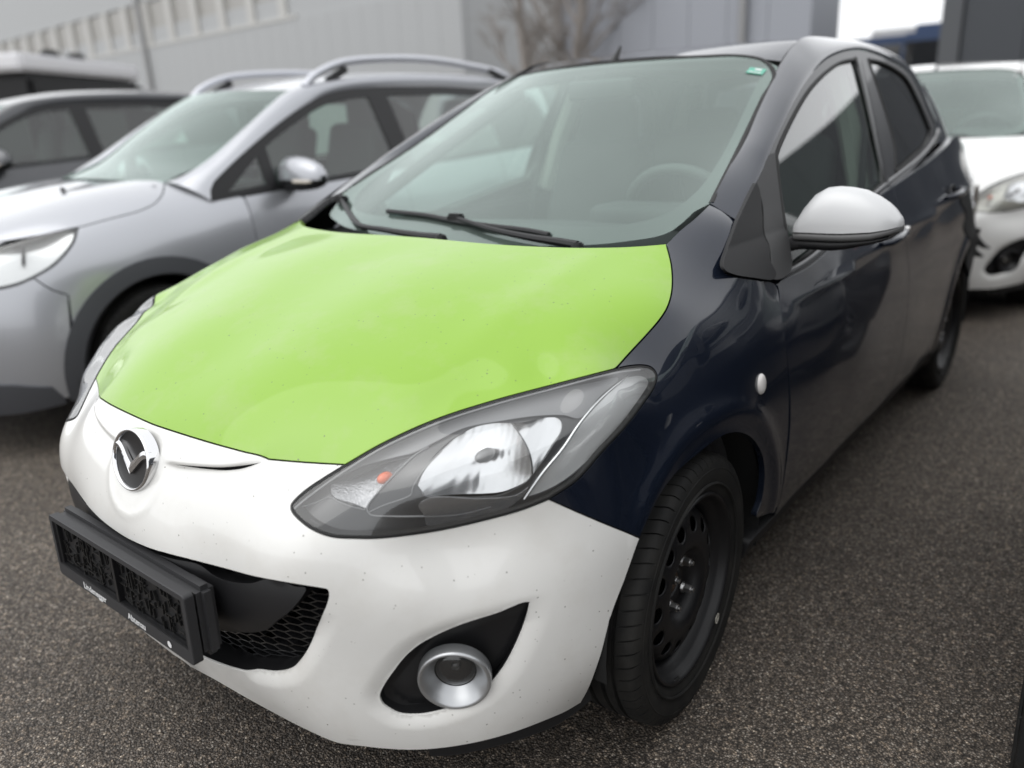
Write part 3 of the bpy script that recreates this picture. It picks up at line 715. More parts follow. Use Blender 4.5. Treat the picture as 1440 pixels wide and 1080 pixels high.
def text(nm, body, size, m, parent, loc, rot, ext=.0004, bold=.0):
    c = bpy.data.curves.new(nm, 'FONT'); c.body = body; c.size = size; c.extrude = ext; c.offset = bold; c.align_x = 'LEFT'; c.resolution_u = 3
    t = bpy.data.objects.new(nm, c); COL.objects.link(t); bpy.context.view_layer.update()
    me = bpy.data.meshes.new_from_object(t); bpy.data.objects.remove(t); me.materials.clear(); me.materials.append(m)
    o = bpy.data.objects.new(nm, me); COL.objects.link(o); o.parent = parent; o.location = loc; o.rotation_euler = rot; return o
text('lettering', 'Lindenegger', .020, M_text, ph, (-.150, -.0112, -.0625), (math.radians(90), 0, 0), bold=.0001)
text('lettering', 'Abtenau', .020, M_text, ph, (.035, -.0112, -.0625), (math.radians(90), 0, 0), bold=.0001)
bm = bmesh.new(); bmesh.ops.create_circle(bm, cap_ends=True, segments=20, radius=.0068, matrix=Matrix.Translation((.188, -.0112, -.056)) @ Matrix.Rotation(math.radians(90), 4, 'X')); bmobj('round_mark', bm, M_text, ph)
bm = bmesh.new(); box(bm, (0, .030, .004), (.548, .034, .138)); bmobj('bracket', bm, mat('matt_dark_plastic', (.03, .03, .032), .5), ph, bevel=.010)
# ---- badge
bd = empty('badge'); bd.parent = car
bd.location = (0, .0445, .6750); bd.rotation_euler = (-.278, 0, 0)
def ell(a, b, n=48): return [(a*math.cos(2*math.pi*i/n), b*math.sin(2*math.pi*i/n)) for i in range(n)]
EA, EB = .0702, .0602
rows = []
for s_, yy in ((1.0, .016), (1.0, -.004), (.975, -.0075), (.935, -.0085), (.90, -.007), (.885, -.002)): rows.append([(x*s_, yy, z*s_) for x, z in ell(EA, EB)])
V = sum(rows, []); F = [(i*48+k, i*48+(k+1) % 48, (i+1)*48+(k+1) % 48, (i+1)*48+k) for i in range(5) for k in range(48)]
obj('ring', V, F, M_chrome, bd)
rows = [[(x*s_, yy, z*s_) for x, z in ell(EA, EB)] for s_, yy in ((.89, -.0015), (.6, .001), (.3, .002), (.01, .0025))]
obj('badge_base', sum(rows, []), [(i*48+k, i*48+(k+1) % 48, (i+1)*48+(k+1) % 48, (i+1)*48+k) for i in range(3) for k in range(48)], mat('gloss_black', (.006, .006, .007), .3), bd)
up_ = [(-.90, .46), (-.66, .45), (-.45, .32), (-.25, .12), (-.10, -.01), (0, -.09), (.10, -.01), (.25, .12), (.45, .32), (.66, .45), (.90, .46)]
lo_ = [(-.92, .24), (-.72, .22), (-.52, .08), (-.31, -.14), (-.12, -.34), (0, -.46), (.12, -.34), (.31, -.14), (.52, .08), (.72, .22), (.92, .24)]
cu = catmull([(a*EA, b*EB) for a, b in up_[:6]][:-1]+[(up_[5][0]*EA, up_[5][1]*EB, 1)]+[(a*EA, b*EB) for a, b in up_[6:]], .003)
cl_ = catmull([(a*EA, b*EB) for a, b in lo_[:5]]+[(lo_[5][0]*EA, lo_[5][1]*EB, 1)]+[(a*EA, b*EB) for a, b in lo_[6:]], .003)
def rs(c, n=40):
    L = np.concatenate([[0], np.cumsum(np.linalg.norm(np.diff(c, axis=0), axis=1))]); t = np.linspace(0, L[-1], n); return np.stack([np.interp(t, L, c[:, k]) for k in (0, 1)], 1)
cu, cl_ = rs(cu, 41), rs(cl_, 41); midc = (cu+cl_)/2
V = []; 
for arr, yy in ((cu, .001), (cu, -.005), (midc, -.0072), (cl_, -.005), (cl_, .001)): V += [(x, yy, z) for x, z in arr]
obj('wings', V, [(i*41+k, i*41+k+1, (i+1)*41+k+1, (i+1)*41+k) for i in range(4) for k in range(40)], M_chrome, bd, smooth=False)
# ---- fog lamps in their black recess
fogo = empty('fog_lamp'); fogo.parent = car; fogo2 = empty('fog_lamp'); fogo2.parent = car
cf = SA.hit([(639, 957)], -.004)[0]
def fogoff(p): 
    d = np.linalg.norm((p-SA.hit([(640, 945)])[0])*[1, 1, 1], axis=1); return -.010-.030*np.clip(1-(d/.20)**2, 0, 1)
rec = patch('recess', SA, P_fog, M_black, fogo, sp=.009, gap=-.001, depth=.002, off=fogoff); mirror_obj(rec, fogo2)
fw = resample(P_fog, .008); uvf = SA.uv(fw); n = len(fw); a = SA.P(uvf, -.001); b = SA.P(uvf, -.03)
wl = obj('recess_wall', np.vstack([a, b]), [(i, (i+1) % n, n+(i+1) % n, n+i) for i in range(n)], M_black, fogo); mirror_obj(wl, fogo2)
nf = Vector((.60, -.78, -.10)).normalized(); Rf = nf.to_track_quat('X', 'Z').to_matrix().to_4x4()
def lobj(nm, prof, m, parent, T, seg=56, mirrorp=None, smooth=True):
    V, F = lathe(prof, seg); V = [T @ Vector(v) for v in V]; o = obj(nm, V, F, m, parent)
    if mirrorp is not None: mirror_obj(o, mirrorp)
    return o
Tf = Matrix.Translation(Vector(cf)) @ Rf
lobj('ring', [(-.02, .064), (.000, .064), (.004, .0625), (.005, .060), (.002, .056), (-.010, .048), (-.020, .040), (-.024, .037)], M_satin, fogo, Tf, mirrorp=fogo2)
lobj('lamp_glass', [(-.036, .041), (-.020, .038), (-.014, .030), (-.010, .018), (-.0085, .001)], M_lens, fogo, Tf @ Matrix.Translation((-.006, 0, 0)), mirrorp=fogo2)
lobj('reflector', [(-.03, .041), (-.045, .036), (-.055, .022), (-.058, .001)], mat('smoked_reflector', (.16, .15, .11), .2, metal=.9), fogo, Tf, mirrorp=fogo2)
lobj('bulb_cap', [(-.055, .009), (-.032, .009), (-.029, .006), (-.028, .0005)], M_bezel2, fogo, Tf, seg=16, mirrorp=fogo2)
# ---- side repeater
rp = SA.hit([(1070, 540)])[0]; rn = Vector(SA.N(SA.uv(rp[None]))[0])
Tr = Matrix.Translation(Vector(rp)) @ rn.to_track_quat('X', 'Z').to_matrix().to_4x4() @ Matrix.Diagonal((1, .82, 1, 1))
rep = lobj('side_repeater', [(-.001, .0235), (.002, .0235), (.006, .020), (.0085, .012), (.009, .0005)], mat('repeater_lens', (.62, .6, .58), .12, coat=1), car, Tr, seg=32); mirror_obj(rep, car)
# ------------------------------------------------------------------ wheels
def wheel_proto(name, R=.2925, W=.185, rf=.207, pitches=62, holes=True):
    root = empty(name)
    # tyre: profile (x across, r), x>0 outer side
    hw = W/2
    half = [(.078, rf-.004), (.080, rf+.004), (.084, rf+.010), (.090, rf+.030), (.0935, rf+.048), (.0915, R-.022), (.0885, R-.014), (.083, R-.0065), (.076, R-.0028), (.066, R-.0012)]
    tread = [(.0480, R-.0004), (.0470, R-.0075), (.0400, R-.0075), (.0390, R), (.0215, R+.0005), (.0205, R-.0075), (.0120, R-.0075), (.0110, R+.0006), (-.0110, R+.0006)]
    prof = half+tread; prof = prof+[(-x, r) for x, r in prof[::-1][1:]]
    prof[0:0] = []
    segs = []
    for p_ in range(pitches):
        a0 = 2*math.pi*p_/pitches; w = 2*math.pi/pitches; segs += [(a0, 0), (a0+w*.45, 0), (a0+w*.88, 0), (a0+w*.885, 1), (a0+w*.99, 1)]
    V = []; ns = len(segs)
    for x, r in prof:
        for a, gflag in segs:
            ax_ = abs(x); dep = 0
            if gflag and ax_ > .05 and r > R-.016: dep = .0055
            if gflag and .024 < ax_ < .038 and r > R-.003: dep = .003
            aa = a+(.05*(ax_-.05)/.04 if ax_ > .05 else 0)*(1 if x > 0 else -1)
            V.append((x, (r-dep)*math.sin(aa), (r-dep)*math.cos(aa)))
    F = [(i*ns+k, i*ns+(k+1) % ns, (i+1)*ns+(k+1) % ns, (i+1)*ns+k) for i in range(len(prof)-1) for k in range(ns)]
    t = obj('tyre', V, F, M_tyre, root); t.data.set_sharp_from_angle(angle=.5)
    for rr, ww in ((rf+.022, .0008), (R-.030, .001)):
        V, F = lathe([(.0885, rr-.003), (.0925+ww, rr-.0015), (.0925+ww, rr+.0015), (.0885, rr+.003)], 96); obj('sidewall_rib', V, F, M_tyre, t)
    # rim barrel
    prof = [(.074, rf+.003), (.0835, rf+.001), (.0850, rf-.003), (.0835, rf-.006), (.076, rf-.009), (.066, rf-.014), (.060, rf-.017), (.053, rf-.026), (.030, rf-.034), (-.03, rf-.036), (-.07, rf-.016)]
    V, F = lathe(prof, 96); rim = obj('rim', V, F, M_rim, root)
    # disc with vent holes, cut in the plane, dished by a profile
    pr = np.array([(0, .020), (.029, .020), (.031, .034), (.040, .038), (.060, .037), (.070, .044), (.082, .062), (.092, .068), (.104, .068), (.118, .066), (.140, .062), (.155, .055), (.166, .044), (.174, .030)])
    dz = lambda r: np.interp(r, pr[:, 0], pr[:, 1])
    B = []; E_ = []; 
    def loop(pts):
        k = len(B); B.extend(pts); E_.extend([(k+i, k+(i+1) % len(pts)) for i in range(len(pts))])
    outer_ = [(.174*math.cos(a), .174*math.sin(a)) for a in np.linspace(0, 2*math.pi, 96, endpoint=False)]; loop(outer_)
    hl = []
    nh = 14
    for h in range(nh):
        a = 2*math.pi*h/nh; u = np.array([math.cos(a), math.sin(a)]); v_ = np.array([-u[1], u[0]])
        q = [tuple(u*(.137+.0165*math.cos(t))+v_*(.0175*math.sin(t))) for t in np.linspace(0, 2*math.pi, 16, endpoint=False)]; hl.append(q); loop(q)
    G = [(r*math.cos(a+r*9), r*math.sin(a+r*9)) for r in (.01, .02, .029, .031, .036, .044, .052, .060, .065, .070, .076, .082, .087, .092, .098, .104, .111, .118, .125, .133, .14, .147, .155, .160, .166, .170) for a in np.linspace(0, 2*math.pi, 64, endpoint=False)]
    G = np.array(G); ok = np.ones(len(G), bool)
    for q in hl:
        c_ = np.mean(q, 0); ok &= np.linalg.norm(G-c_, axis=1) > .0195
    G = G[ok]
    r_ = delaunay_2d_cdt([Vector(p_) for p_ in B+[tuple(g_) for g_ in G]], E_, [], 0, 1e-7)
    V2 = np.array([tuple(v) for v in r_[0]]); F_ = [f for f in r_[2]]
    cc = np.array([V2[list(f)].mean(0) for f in F_]); ok = np.ones(len(F_), bool)
    for q in hl: ok &= ~inpoly(cc, np.array(q))
    F_ = [f for f, k in zip(F_, ok) if k]
    rr = np.linalg.norm(V2, axis=1)
    V3 = [(dz(r), p_[0], p_[1]) for r, p_ in zip(rr, V2)]; 
    dsc = obj('disc', V3, F_, M_rim, rim)
    md = dsc.modifiers.new('t', 'SOLIDIFY'); md.thickness = .004
    V, F = lathe([(.010, .16), (-.03, .15), (-.03, .02)], 40); obj('brake_disc', V, F, M_dark, root)
    V, F = lathe([(.030, .027), (.034, .024), (.036, .010), (.036, .0005)], 24); obj('hub_cap', V, F, M_rust, root)
    for k in range(4):
        a = math.radians(12+90*k); bm = bmesh.new(); bmesh.ops.create_cone(bm, cap_ends=True, segments=6, radius1=.0105, radius2=.0095, depth=.018)
        bmesh.ops.create_cone(bm, cap_ends=True, segments=16, radius1=.013, radius2=.0115, depth=.005, matrix=Matrix.Translation((0, 0, -.008)))
        bmesh.ops.create_cone(bm, cap_ends=True, segments=10, radius1=.006, radius2=.005, depth=.008, matrix=Matrix.Translation((0, 0, .012)))
        bmesh.ops.transform(bm, matrix=Matrix.Translation((.050, .050*math.sin(a), .050*math.cos(a))) @ Matrix.Rotation(math.radians(90), 4, 'Y'), verts=bm.verts)
        bmobj('wheel_nut', bm, M_nut, root, smooth=True)
    bm = bmesh.new(); tube(bm, [(.083, 0, -rf+.012), (.090, 0, -rf+.022)], .0035, 8); 
    bmobj('valve', bm, M_rubber, root)
    return root
def copy_tree(o, parent=None):
    c = o.copy(); COL.objects.link(c); c.parent = parent
    for ch in [x for x in o.children]: copy_tree(ch, c)
    return c
wh = wheel_proto('wheel'); wh.parent = car
TR = .726
wh.location = (TR, .776, .290); wh.rotation_euler = (math.radians(-28), 0, math.radians(3.39))
w2 = copy_tree(wh, car); w2.location = (-TR, .776, .290); w2.rotation_euler = (0, 0, math.radians(183.39))
w3 = copy_tree(wh, car); w3.location = (.715, 3.27, .290); w3.rotation_euler = (math.radians(20), 0, 0)
w4 = copy_tree(wh, car); w4.location = (-.715, 3.27, .290); w4.rotation_euler = (0, 0, math.pi)
# chalk mark on the tyre wall
ck = []; 
bm = bmesh.new()
wloc = (Matrix.Translation((.726, .776, .290)) @ Matrix.Rotation(math.radians(3.39), 4, 'Z') @ Matrix.Rotation(math.radians(-28), 4, 'X')).inverted() @ Vector(unproj(1009, 870, 0, .815))
tube(bm, [(.0945, wloc[1]+math.sin(a)*.007, wloc[2]+math.cos(a)*.011) for a in np.linspace(0, 5.6, 12)], .0016, 5); o = bmobj('chalk_mark', bm, mat('chalk', (.4, .38, .33), .9), car); o.parent = wh
# wheel arch liners
for sx_, yc in ((1, .797), (-1, .797), (1, 3.285), (-1, 3.285)):
    V = []; nA = 28
    for k in range(nA+1):
        a = math.radians(-6+200*k/nA); r = .352
        for x in (.45, .60, .72, .80): V.append((sx_*x, yc-r*math.cos(a), .30+r*math.sin(a)))
    F = [(k*4+i, k*4+i+1, (k+1)*4+i+1, (k+1)*4+i) for k in range(nA) for i in range(3)]
    V += [(sx_*.45, yc, .3)]; c_ = len(V)-1
    F += [(k*4, (k+1)*4, c_) for k in range(nA)]
    obj('wheel_arch_liner', V, F, M_dark, car)
# under tray
bm = bmesh.new(); box(bm, (0, 2.0, .23), (1.36, 3.3, .06)); box(bm, (0, .55, .245), (.84, .75, .06)); box(bm, (0, .30, .4), (.7, .1, .3)); bmobj('underbody', bm, M_dark, car)
Lsp = [(865, 985), (830, 1000), (780, 1022), (720, 1042), (660, 1056), (600, 1062)]
Ptop = AH([(828, 968), (800, 990), (770, 1008), (720, 1026), (672, 1039), (625, 1048), (590, 1050)]); 
Pl_ = SA.P(SA.uv(Ptop), -.02); Pl2 = Pl_+[0, .015, -.055]
obj('lower_lip', np.vstack([Pl_, Pl2]), [(i, i+1, len(Pl_)+i+1, len(Pl_)+i) for i in range(len(Pl_)-1)], M_blackrough, car)
mirror_obj(bpy.data.objects['lower_lip'], car)
# ------------------------------------------------------------------ doors and side
L_belt = [(1097, 388), (1120, 378), (1141, 364), (1190, 320), (1227, 277), (1262, 248), (1290, 226), (1310, 204), (1320, 184)]
P_belt = SG.hit(catmull(L_belt, 3))
dgap = P_f2[np.argmin(np.abs(P_f2[:, 2]-.86)):]    # fender rear edge from the mirror base down
dgap = SB.P(SB.uv(dgap))
def ybelt(y): return np.interp(y, P_belt[:, 1], P_belt[:, 2])
def zline(y0, y1, n, f): ys = np.linspace(y0, y1, n); return SB.P(np.stack([ys, np.array([f(y) for y in ys])], 1))
sill = lambda y: .262
YF, YR = 2.27, 3.12         # rear edge of front door, rear edge of rear door
zb = lambda y: ybelt(y)-.004
def vline(y, z0, z1, n=20, fy=lambda z: 0):
    z = np.linspace(z0, z1, n); return SB.P(np.stack([y+np.array([fy(q) for q in z]), z], 1))
y0 = dgap[0][1]
fd = np.vstack([zline(dgap[0][1], YF, 60, lambda y: zb(y) if y > dgap[0][1]+.02 else dgap[0][2]), vline(YF, zb(YF), sill(YF), 40), zline(YF, dgap[-1][1], 50, sill)[1:], dgap[::-1][:-1]])
front_door = patch('front_door', SB, fd, M_blue, car, sp=.022, gap=.002, depth=.02)
cury = lambda z: -.0 if z > .75 else -(.75-z)**1.6*.75
rarc = [(3.285-.345*math.cos(t), .30+.345*math.sin(t)) for t in np.linspace(math.radians(35), math.radians(62), 8)]
rdb = np.vstack([zline(YF, YR+.08, 30, zb), vline(YR+.08, zb(YR+.08), .74, 8, lambda z: 0), SB.P(np.array([(3.285-.352*math.cos(t), .30+.352*math.sin(t)) for t in np.linspace(math.radians(80), math.radians(14), 20)])), zline(2.93, YF, 20, sill), vline(YF, sill(YF), zb(YF), 40)[1:-1]])
rear_door = patch('rear_door', SB, rdb, M_blue, car, sp=.022, gap=.002, depth=.02)
YE = 3.84
qd = np.vstack([zline(YR+.08, YE, 24, lambda y: float(np.interp(y, [3.2, 3.3, 3.5, 3.84], [ybelt(3.2)-.004, 1.085, 1.035, .97]))), vline(YE, .965, .26, 20), zline(YE, 3.62, 6, sill), SB.P(np.array([(3.285-.34*math.cos(t), .30+.34*math.sin(t)) for t in np.linspace(math.radians(172), math.radians(84), 26)])), vline(YR+.08, .70, zb(YR+.08), 8)])
quarter = patch('rear_quarter_panel', SB, qd, M_blue, car, sp=.022, gap=.001, depth=.02)
sl = np.vstack([zline(1.08, 2.96, 40, lambda y: .258), zline(2.96, 1.08, 40, lambda y: .20)])
sills = patch('sill', SB, sl, M_blackrough, car, sp=.02, gap=.001, depth=.06)
for o in (front_door, rear_door, quarter, sills): mirror_obj(o, car)
# belt moulding
Nb = SG.N(SG.uv(P_belt)); bmld = strip('belt_moulding', P_belt, Nb, .022, .007, mat('satin_belt_strip', (.10, .10, .105), .22, metal=.5), car); mirror_obj(bmld, car)
# door handles
def handle(y, z, parent):
    c = SB.P(np.array([[y, z]]))[0]; bm = bmesh.new()
    tube(bm, [(c[0]+.004, y-.10, z-.008), (c[0]+.026, y-.085, z-.004), (c[0]+.034, y-.03, z), (c[0]+.034, y+.04, z+.004), (c[0]+.024, y+.085, z+.006), (c[0]+.004, y+.10, z+.006)], [.009, .011, .0125, .0125, .011, .009], 10)
    o = bmobj('handle', bm, M_blue, parent)
    V, F = lathe([(-.002, .033), (.004, .033), (.001, .028), (-.008, .012), (-.012, .0005)], 24)
    cup = obj('handle_cup', [(c[0]+a, y+b*1.4-.01, z+d) for a, b, d in V], F, M_black, parent)
    mirror_obj(o, parent if False else car.children[0] if False else None) if False else None
    return o
handle(2.10, .842, front_door); handle(2.98, .885, rear_door)
c = SB.P(np.array([[2.165, .845]]))[0]; bm = bmesh.new(); bmesh.ops.create_cone(bm, cap_ends=True, segments=16, radius1=.012, radius2=.010, depth=.012, matrix=Matrix.Translation((c[0]+.02, 2.23, .848)) @ Matrix.Rotation(math.radians(90), 4, 'Y')); bmobj('key_lock', bm, M_nut, front_door)
# ------------------------------------------------------------------ side windows, frames
def Z4(*l): return [(960+a/3.4286, 30+b/3.4286) for a, b in l]
fgl = [(1091, 220, 1), (1097, 203), (1114.6, 166), (1135, 131), (1150, 113), (1164, 100), (1181.7, 88.5), (1202, 83.5, 1), (1213.7, 117.5), (1228, 170), (1237, 216.7), (1242, 256, 1), (1227, 271), (1190, 310), (1150, 346), (1112, 376, 1), (1106, 340), (1098, 280)]
Pfg = SG.hit(catmull(fgl, 4, True)); fgu = Pfg
rgl = [(1221, 84, 1), (1240, 88), (1263, 100), (1275, 111), (1289.6, 138), (1302, 166), (1309, 184, 1), (1304, 200), (1281, 222), (1259, 242, 1), (1257.5, 205), (1246, 161), (1231, 114.6)]
Prg = SG.hit(catmull(rgl, 4, True))
ofr = [(1071, 240, 1), (1084, 209), (1097, 182), (1115, 145), (1135, 112), (1149, 95), (1164, 82.5), (1180, 75), (1202, 70.5), (1222.5, 73.5), (1251.7, 86), (1275, 101), (1292.5, 127), (1304, 152.5), (1315, 178, 1), (1309, 204), (1290, 226), (1262, 248), (1227, 277), (1190, 320), (1141, 364), (1105, 386, 1), (1085, 300)]
Pof = SG.hit(catmull(ofr, 4, True))
M_frame = mat('door_frame_black', (.03, .031, .034), .38, coat=.3)
fr_ = patch('window_frame', SG, Pof, M_frame, car, holes=[Pfg, Prg], sp=.02, gap=0, depth=.03); mirror_obj(fr_, car)
g1 = patch('side_window', SG, Pfg, M_side, car, sp=.03, gap=-.002, depth=.003, off=-.006); mirror_obj(g1, car)
g2 = patch('side_window', SG, Prg, M_tint, car, sp=.03, gap=-.002, depth=.003, off=-.006); mirror_obj(g2, car)
for Pq in (Pfg, Prg):
    q = resample(Pq, .012); s_ = strip('window_rubber', q, SG.N(SG.uv(q)), .011, .004, M_rubber, car, closed=True); mirror_obj(s_, car)
bp = SG.hit(catmull([(1206, 84), (1222, 150), (1236, 215), (1247, 262)], 6)); s_ = strip('pillar_trim', bp, SG.N(SG.uv(bp)), .05, .006, mat('gloss_pillar', (.022, .022, .024), .3, coat=.4), car); mirror_obj(s_, car)
# ------------------------------------------------------------------ A pillar and roof rail, roof, windscreen
inn = [unproj(999, 286, 0, .645), unproj(1020, 246, 0, .628), unproj(1047.5, 193, 0, .592), unproj(1066, 152, 0, .567), unproj(1082.5, 117.5, 0, .546), unproj(1101.5, 83, 0, .524), unproj(1114, 66, 0, .512), unproj(1129, 53, 0, .505), (.505, 2.35, 1.447), (.503, 2.75, 1.440), (.50, 3.1, 1.415), (.49, 3.4, 1.372), (.475, 3.65, 1.32)]
og = SG.hit([(1037, 311), (1054, 273), (1071, 239), (1084, 208), (1097, 181), (1115, 144), (1135, 111), (1164, 81.5), (1202, 69.5), (1222.5, 72.5), (1251.7, 85), (1275, 100), (1292.5, 126), (1304, 151.5), (1316, 177)])
inn = np.array(inn)
def rsp(P, n):
    c = catmull([tuple(p) for p in P], .02); L = np.concatenate([[0], np.cumsum(np.linalg.norm(np.diff(c, axis=0), axis=1))]); t = np.linspace(0, L[-1], n)
    return np.stack([np.interp(t, L, c[:, k]) for k in range(3)], 1)
# match by y
ogd = rsp(og, 120); inn2 = rsp(inn, 120)
ogd = ogd+np.array([0.002, 0, 0])
def bulge(A, B, h, d):
    m_ = (A+B)/2; t = np.gradient(m_, axis=0); t /= np.linalg.norm(t, axis=1)[:, None]; w = B-A; nrm = np.cross(t, w); nrm /= np.linalg.norm(nrm, axis=1)[:, None]
    s = np.sign((nrm*d).sum(1)).mean(); return nrm*s
D_ = np.array([.6, -.2, .7])
nrm = bulge(inn2, ogd, 0, D_)
ks = (0, .06, .2, .4, .6, .8, .93, 1); hs_ = (0, .002, .006, .010, .012, .011, .006, 0)
ramp_ = np.clip(np.arange(120)/14., 0, 1)[:, None]; rows = [inn2+(ogd-inn2)*k+nrm*h*ramp_ for k, h in zip(ks, hs_)]
pil = loft('roof_side_rail', rows, M_blue, car, nu=120, nv=21); mirror_obj(pil, car)
cline = [(0, 1.779, 1.409), (0, 1.95, 1.437), (0, 2.2, 1.460), (0, 2.5, 1.470), (0, 2.8, 1.468), (0, 3.15, 1.450), (0, 3.45, 1.415), (0, 3.72, 1.365)]
edge = inn2[np.argmin(np.abs(inn2[:, 1]-1.86)):]; edge = np.vstack([edge[edge[:, 2] > 1.30]])-[.006, 0, .004]
cl3 = rsp(cline, 60); ed3 = rsp(edge, 60)
rows = []
for k in (0, .2, .4, .6, .78, .9, 1):
    b = (1-k**2.6); r = cl3*(1-k)+ed3*k; r[:, 2] = ed3[:, 2]+(cl3[:, 2]-ed3[:, 2])*b; r[:, 1] = cl3[:, 1]*(1-k*k)+ed3[:, 1]*k*k; rows.append(r)
rows = [r*[-1, 1, 1] for r in rows[::-1]][:-1]+rows
roof = loft('roof', rows, M_blue, car, nu=60, nv=48)
sm = strip('roof_ditch', inn2[44:62]-[0, 0, .003], np.tile([0, -.2, 1.], (18, 1)), .008, .002, M_rubber, car); mirror_obj(sm, car)
# windscreen
wl = [(999, 286), (1023, 241), (1047.5, 193), (1066, 152), (1082.5, 117.5), (1095, 94)]
Pws_side = np.array([unproj(u, v, 0, x) for (u, v), x in zip(wl, (.645, .622, .592, .567, .546, .531))])
# surface through centre line + sides
wc = [(0, .93, .955), (0, 1.10, 1.042), (0, 1.30, 1.155), (0, 1.50, 1.268), (0, 1.66, 1.352), (0, 1.779, 1.405)]
pts = []
for a, b in zip(wc, np.vstack([Pws_side, ])[[0, 1, 2, 3, 4, 5]]):
    pts += [(0, a[2], a[1])]
for p in Pws_side: pts += [(p[0], p[2], p[1]), (-p[0], p[2], p[1])]
for p in Pws_side[1:]:
    yc = np.interp(p[2], [w[2] for w in wc], [w[1] for w in wc]); 
    for k in (.35, .7): pts += [(p[0]*k, p[2], yc+(p[1]-yc)*k**2.2), (-p[0]*k, p[2], yc+(p[1]-yc)*k**2.2)]
low_ = [(.62, .99, 1.05), (.45, .965, .98), (.25, .955, .945)]
for p in low_: pts += [(p[0], p[1], p[2]), (-p[0], p[1], p[2])]
SWS = Graph(1, rbf2(pts, 3e-4), 1, -1)
base_l = [(.62, 1.03), (.60, .995), (.50, .972), (.3, .958), (.1, .953)]
Pb_ = SWS.P(catmull(base_l, .02))
topl = [(p[0]*k, 0, 0) for k in (1,) for p in [Pws_side[-1]]]
top_ = np.array([(Pws_side[-1][0]*k, np.interp(k, [0, .5, .8, 1], [1.402, 1.398, 1.391, Pws_side[-1][2]+.004])) for k in np.linspace(.99, 0.01, 20)])
Pt_ = SWS.P(top_)
sideP = SWS.P(catmull([(p[0], p[2]) for p in Pws_side], .02))
half = np.vstack([Pb_[::-1], sideP, Pt_[1:]])
patch('windscreen', SWS, full(half), M_ws, car, sp=.03, gap=.002, depth=.005)
# black ceramic band behind the glass edge and bottom
hi = np.vstack([SWS.P(catmull([(.005, 1.0), (.2, .999), (.38, .998), (.50, 1.008), (.56, 1.03), (.585, 1.07), (.575, 1.13), (.55, 1.20), (.525, 1.27), (.500, 1.34), (.488, 1.365), (.470, 1.375), (.3, 1.384), (.005, 1.390)], .02))])
patch('screen_border', SWS, full(half), mat('ceramic_band', (.02, .02, .021), .35), car, holes=[full(hi)], sp=.02, gap=.004, depth=.002, off=-.006, thick=False)
q = np.vstack([sideP, Pt_[1:]]); q = np.vstack([q, mir(q)[1:]]); q = rsp(q[::3], 160)
strip('screen_rubber', q, SWS.N(SWS.uv(q)), .012, .003, M_rubber, car)
# cowl and wipers
cw = rsp(np.vstack([P_hrear, mir(P_hrear)[1:]])[::4], 40); cw2 = cw.copy(); cw2[:, 1] += .14; cw2[:, 2] -= .055; cwe = cw.copy(); cwe[:, 1] += .005; cwe[:, 2] -= .03
loft('cowl', [cwe, cwe+[0, .05, -.012], cw2], M_blackrough, car, nu=40, nv=6)
def onws(px, off=.0): return SWS.hit([px], off)[0]
def wiper(spine, arm, cap_px):
    w = empty('wiper'); w.parent = car
    P_ = SWS.hit(catmull(spine, 5), .018); Q_ = SWS.P(SWS.uv(P_), .003)
    bm = bmesh.new(); tube(bm, P_, .007, 8); bmobj('blade_spine', bm, M_black, w)
    n = len(P_); obj('blade_rubber', np.vstack([P_, Q_]), [(i, i+1, n+i+1, n+i) for i in range(n-1)], M_rubber, w)
    A_ = SWS.hit(catmull(arm, 5), .035); bm = bmesh.new(); tube(bm, A_, list(np.linspace(.0055, .011, len(A_))), 8); bmobj('arm', bm, M_black, w)
    m_ = SWS.hit([arm[0]], .026)[0]; bm = bmesh.new(); box(bm, m_, (.05, .028, .022)); bmobj('clip', bm, M_black, w, bevel=.006)
    e = A_[-1]; bm = bmesh.new(); bmesh.ops.create_cone(bm, cap_ends=True, segments=14, radius1=.018, radius2=.014, depth=.02, matrix=Matrix.Translation(Vector(e)-Vector((0, 0, .003)))); bmobj('pivot_cap', bm, M_black, w, bevel=.003)
wiper([(545, 297), (600, 303), (640, 311), (690, 318), (740, 324), (772, 330)], [(641, 306), (662, 313), (690, 322), (740, 333), (790, 341), (812, 345)], None)
wiper([(481, 281), (491, 301), (502, 314), (512, 321)], [(480, 280), (492, 303), (505, 316), (540, 323), (590, 331), (620, 334)], None)
ct_ = SA.hit(catmull([(938, 345, 1), (955, 325), (977, 307), (999, 286, 1), (1018, 297), (1037, 311, 1), (1022, 332), (1000, 340), (975, 345), (955, 352)], 4, True), .003)
tr_ = patch('cowl_corner_trim', SA, ct_, M_black, car, sp=.012, gap=-.002, depth=.02, off=.003); V_ = tr_.data; 
for v in V_.vertices: v.co.x *= -1
V_.flip_normals()
# antenna fin at the roof front
bm = bmesh.new(); c = Vector(unproj(866, 84, 0, 0.0)); tube(bm, [c+Vector((0, -.012, -.01)), c+Vector((0, .006, .012)), c+Vector((0, .024, .032)), c+Vector((0, .03, .042))], [.012, .009, .006, .003], 10); bmobj('aerial_base', bm, M_black, car)
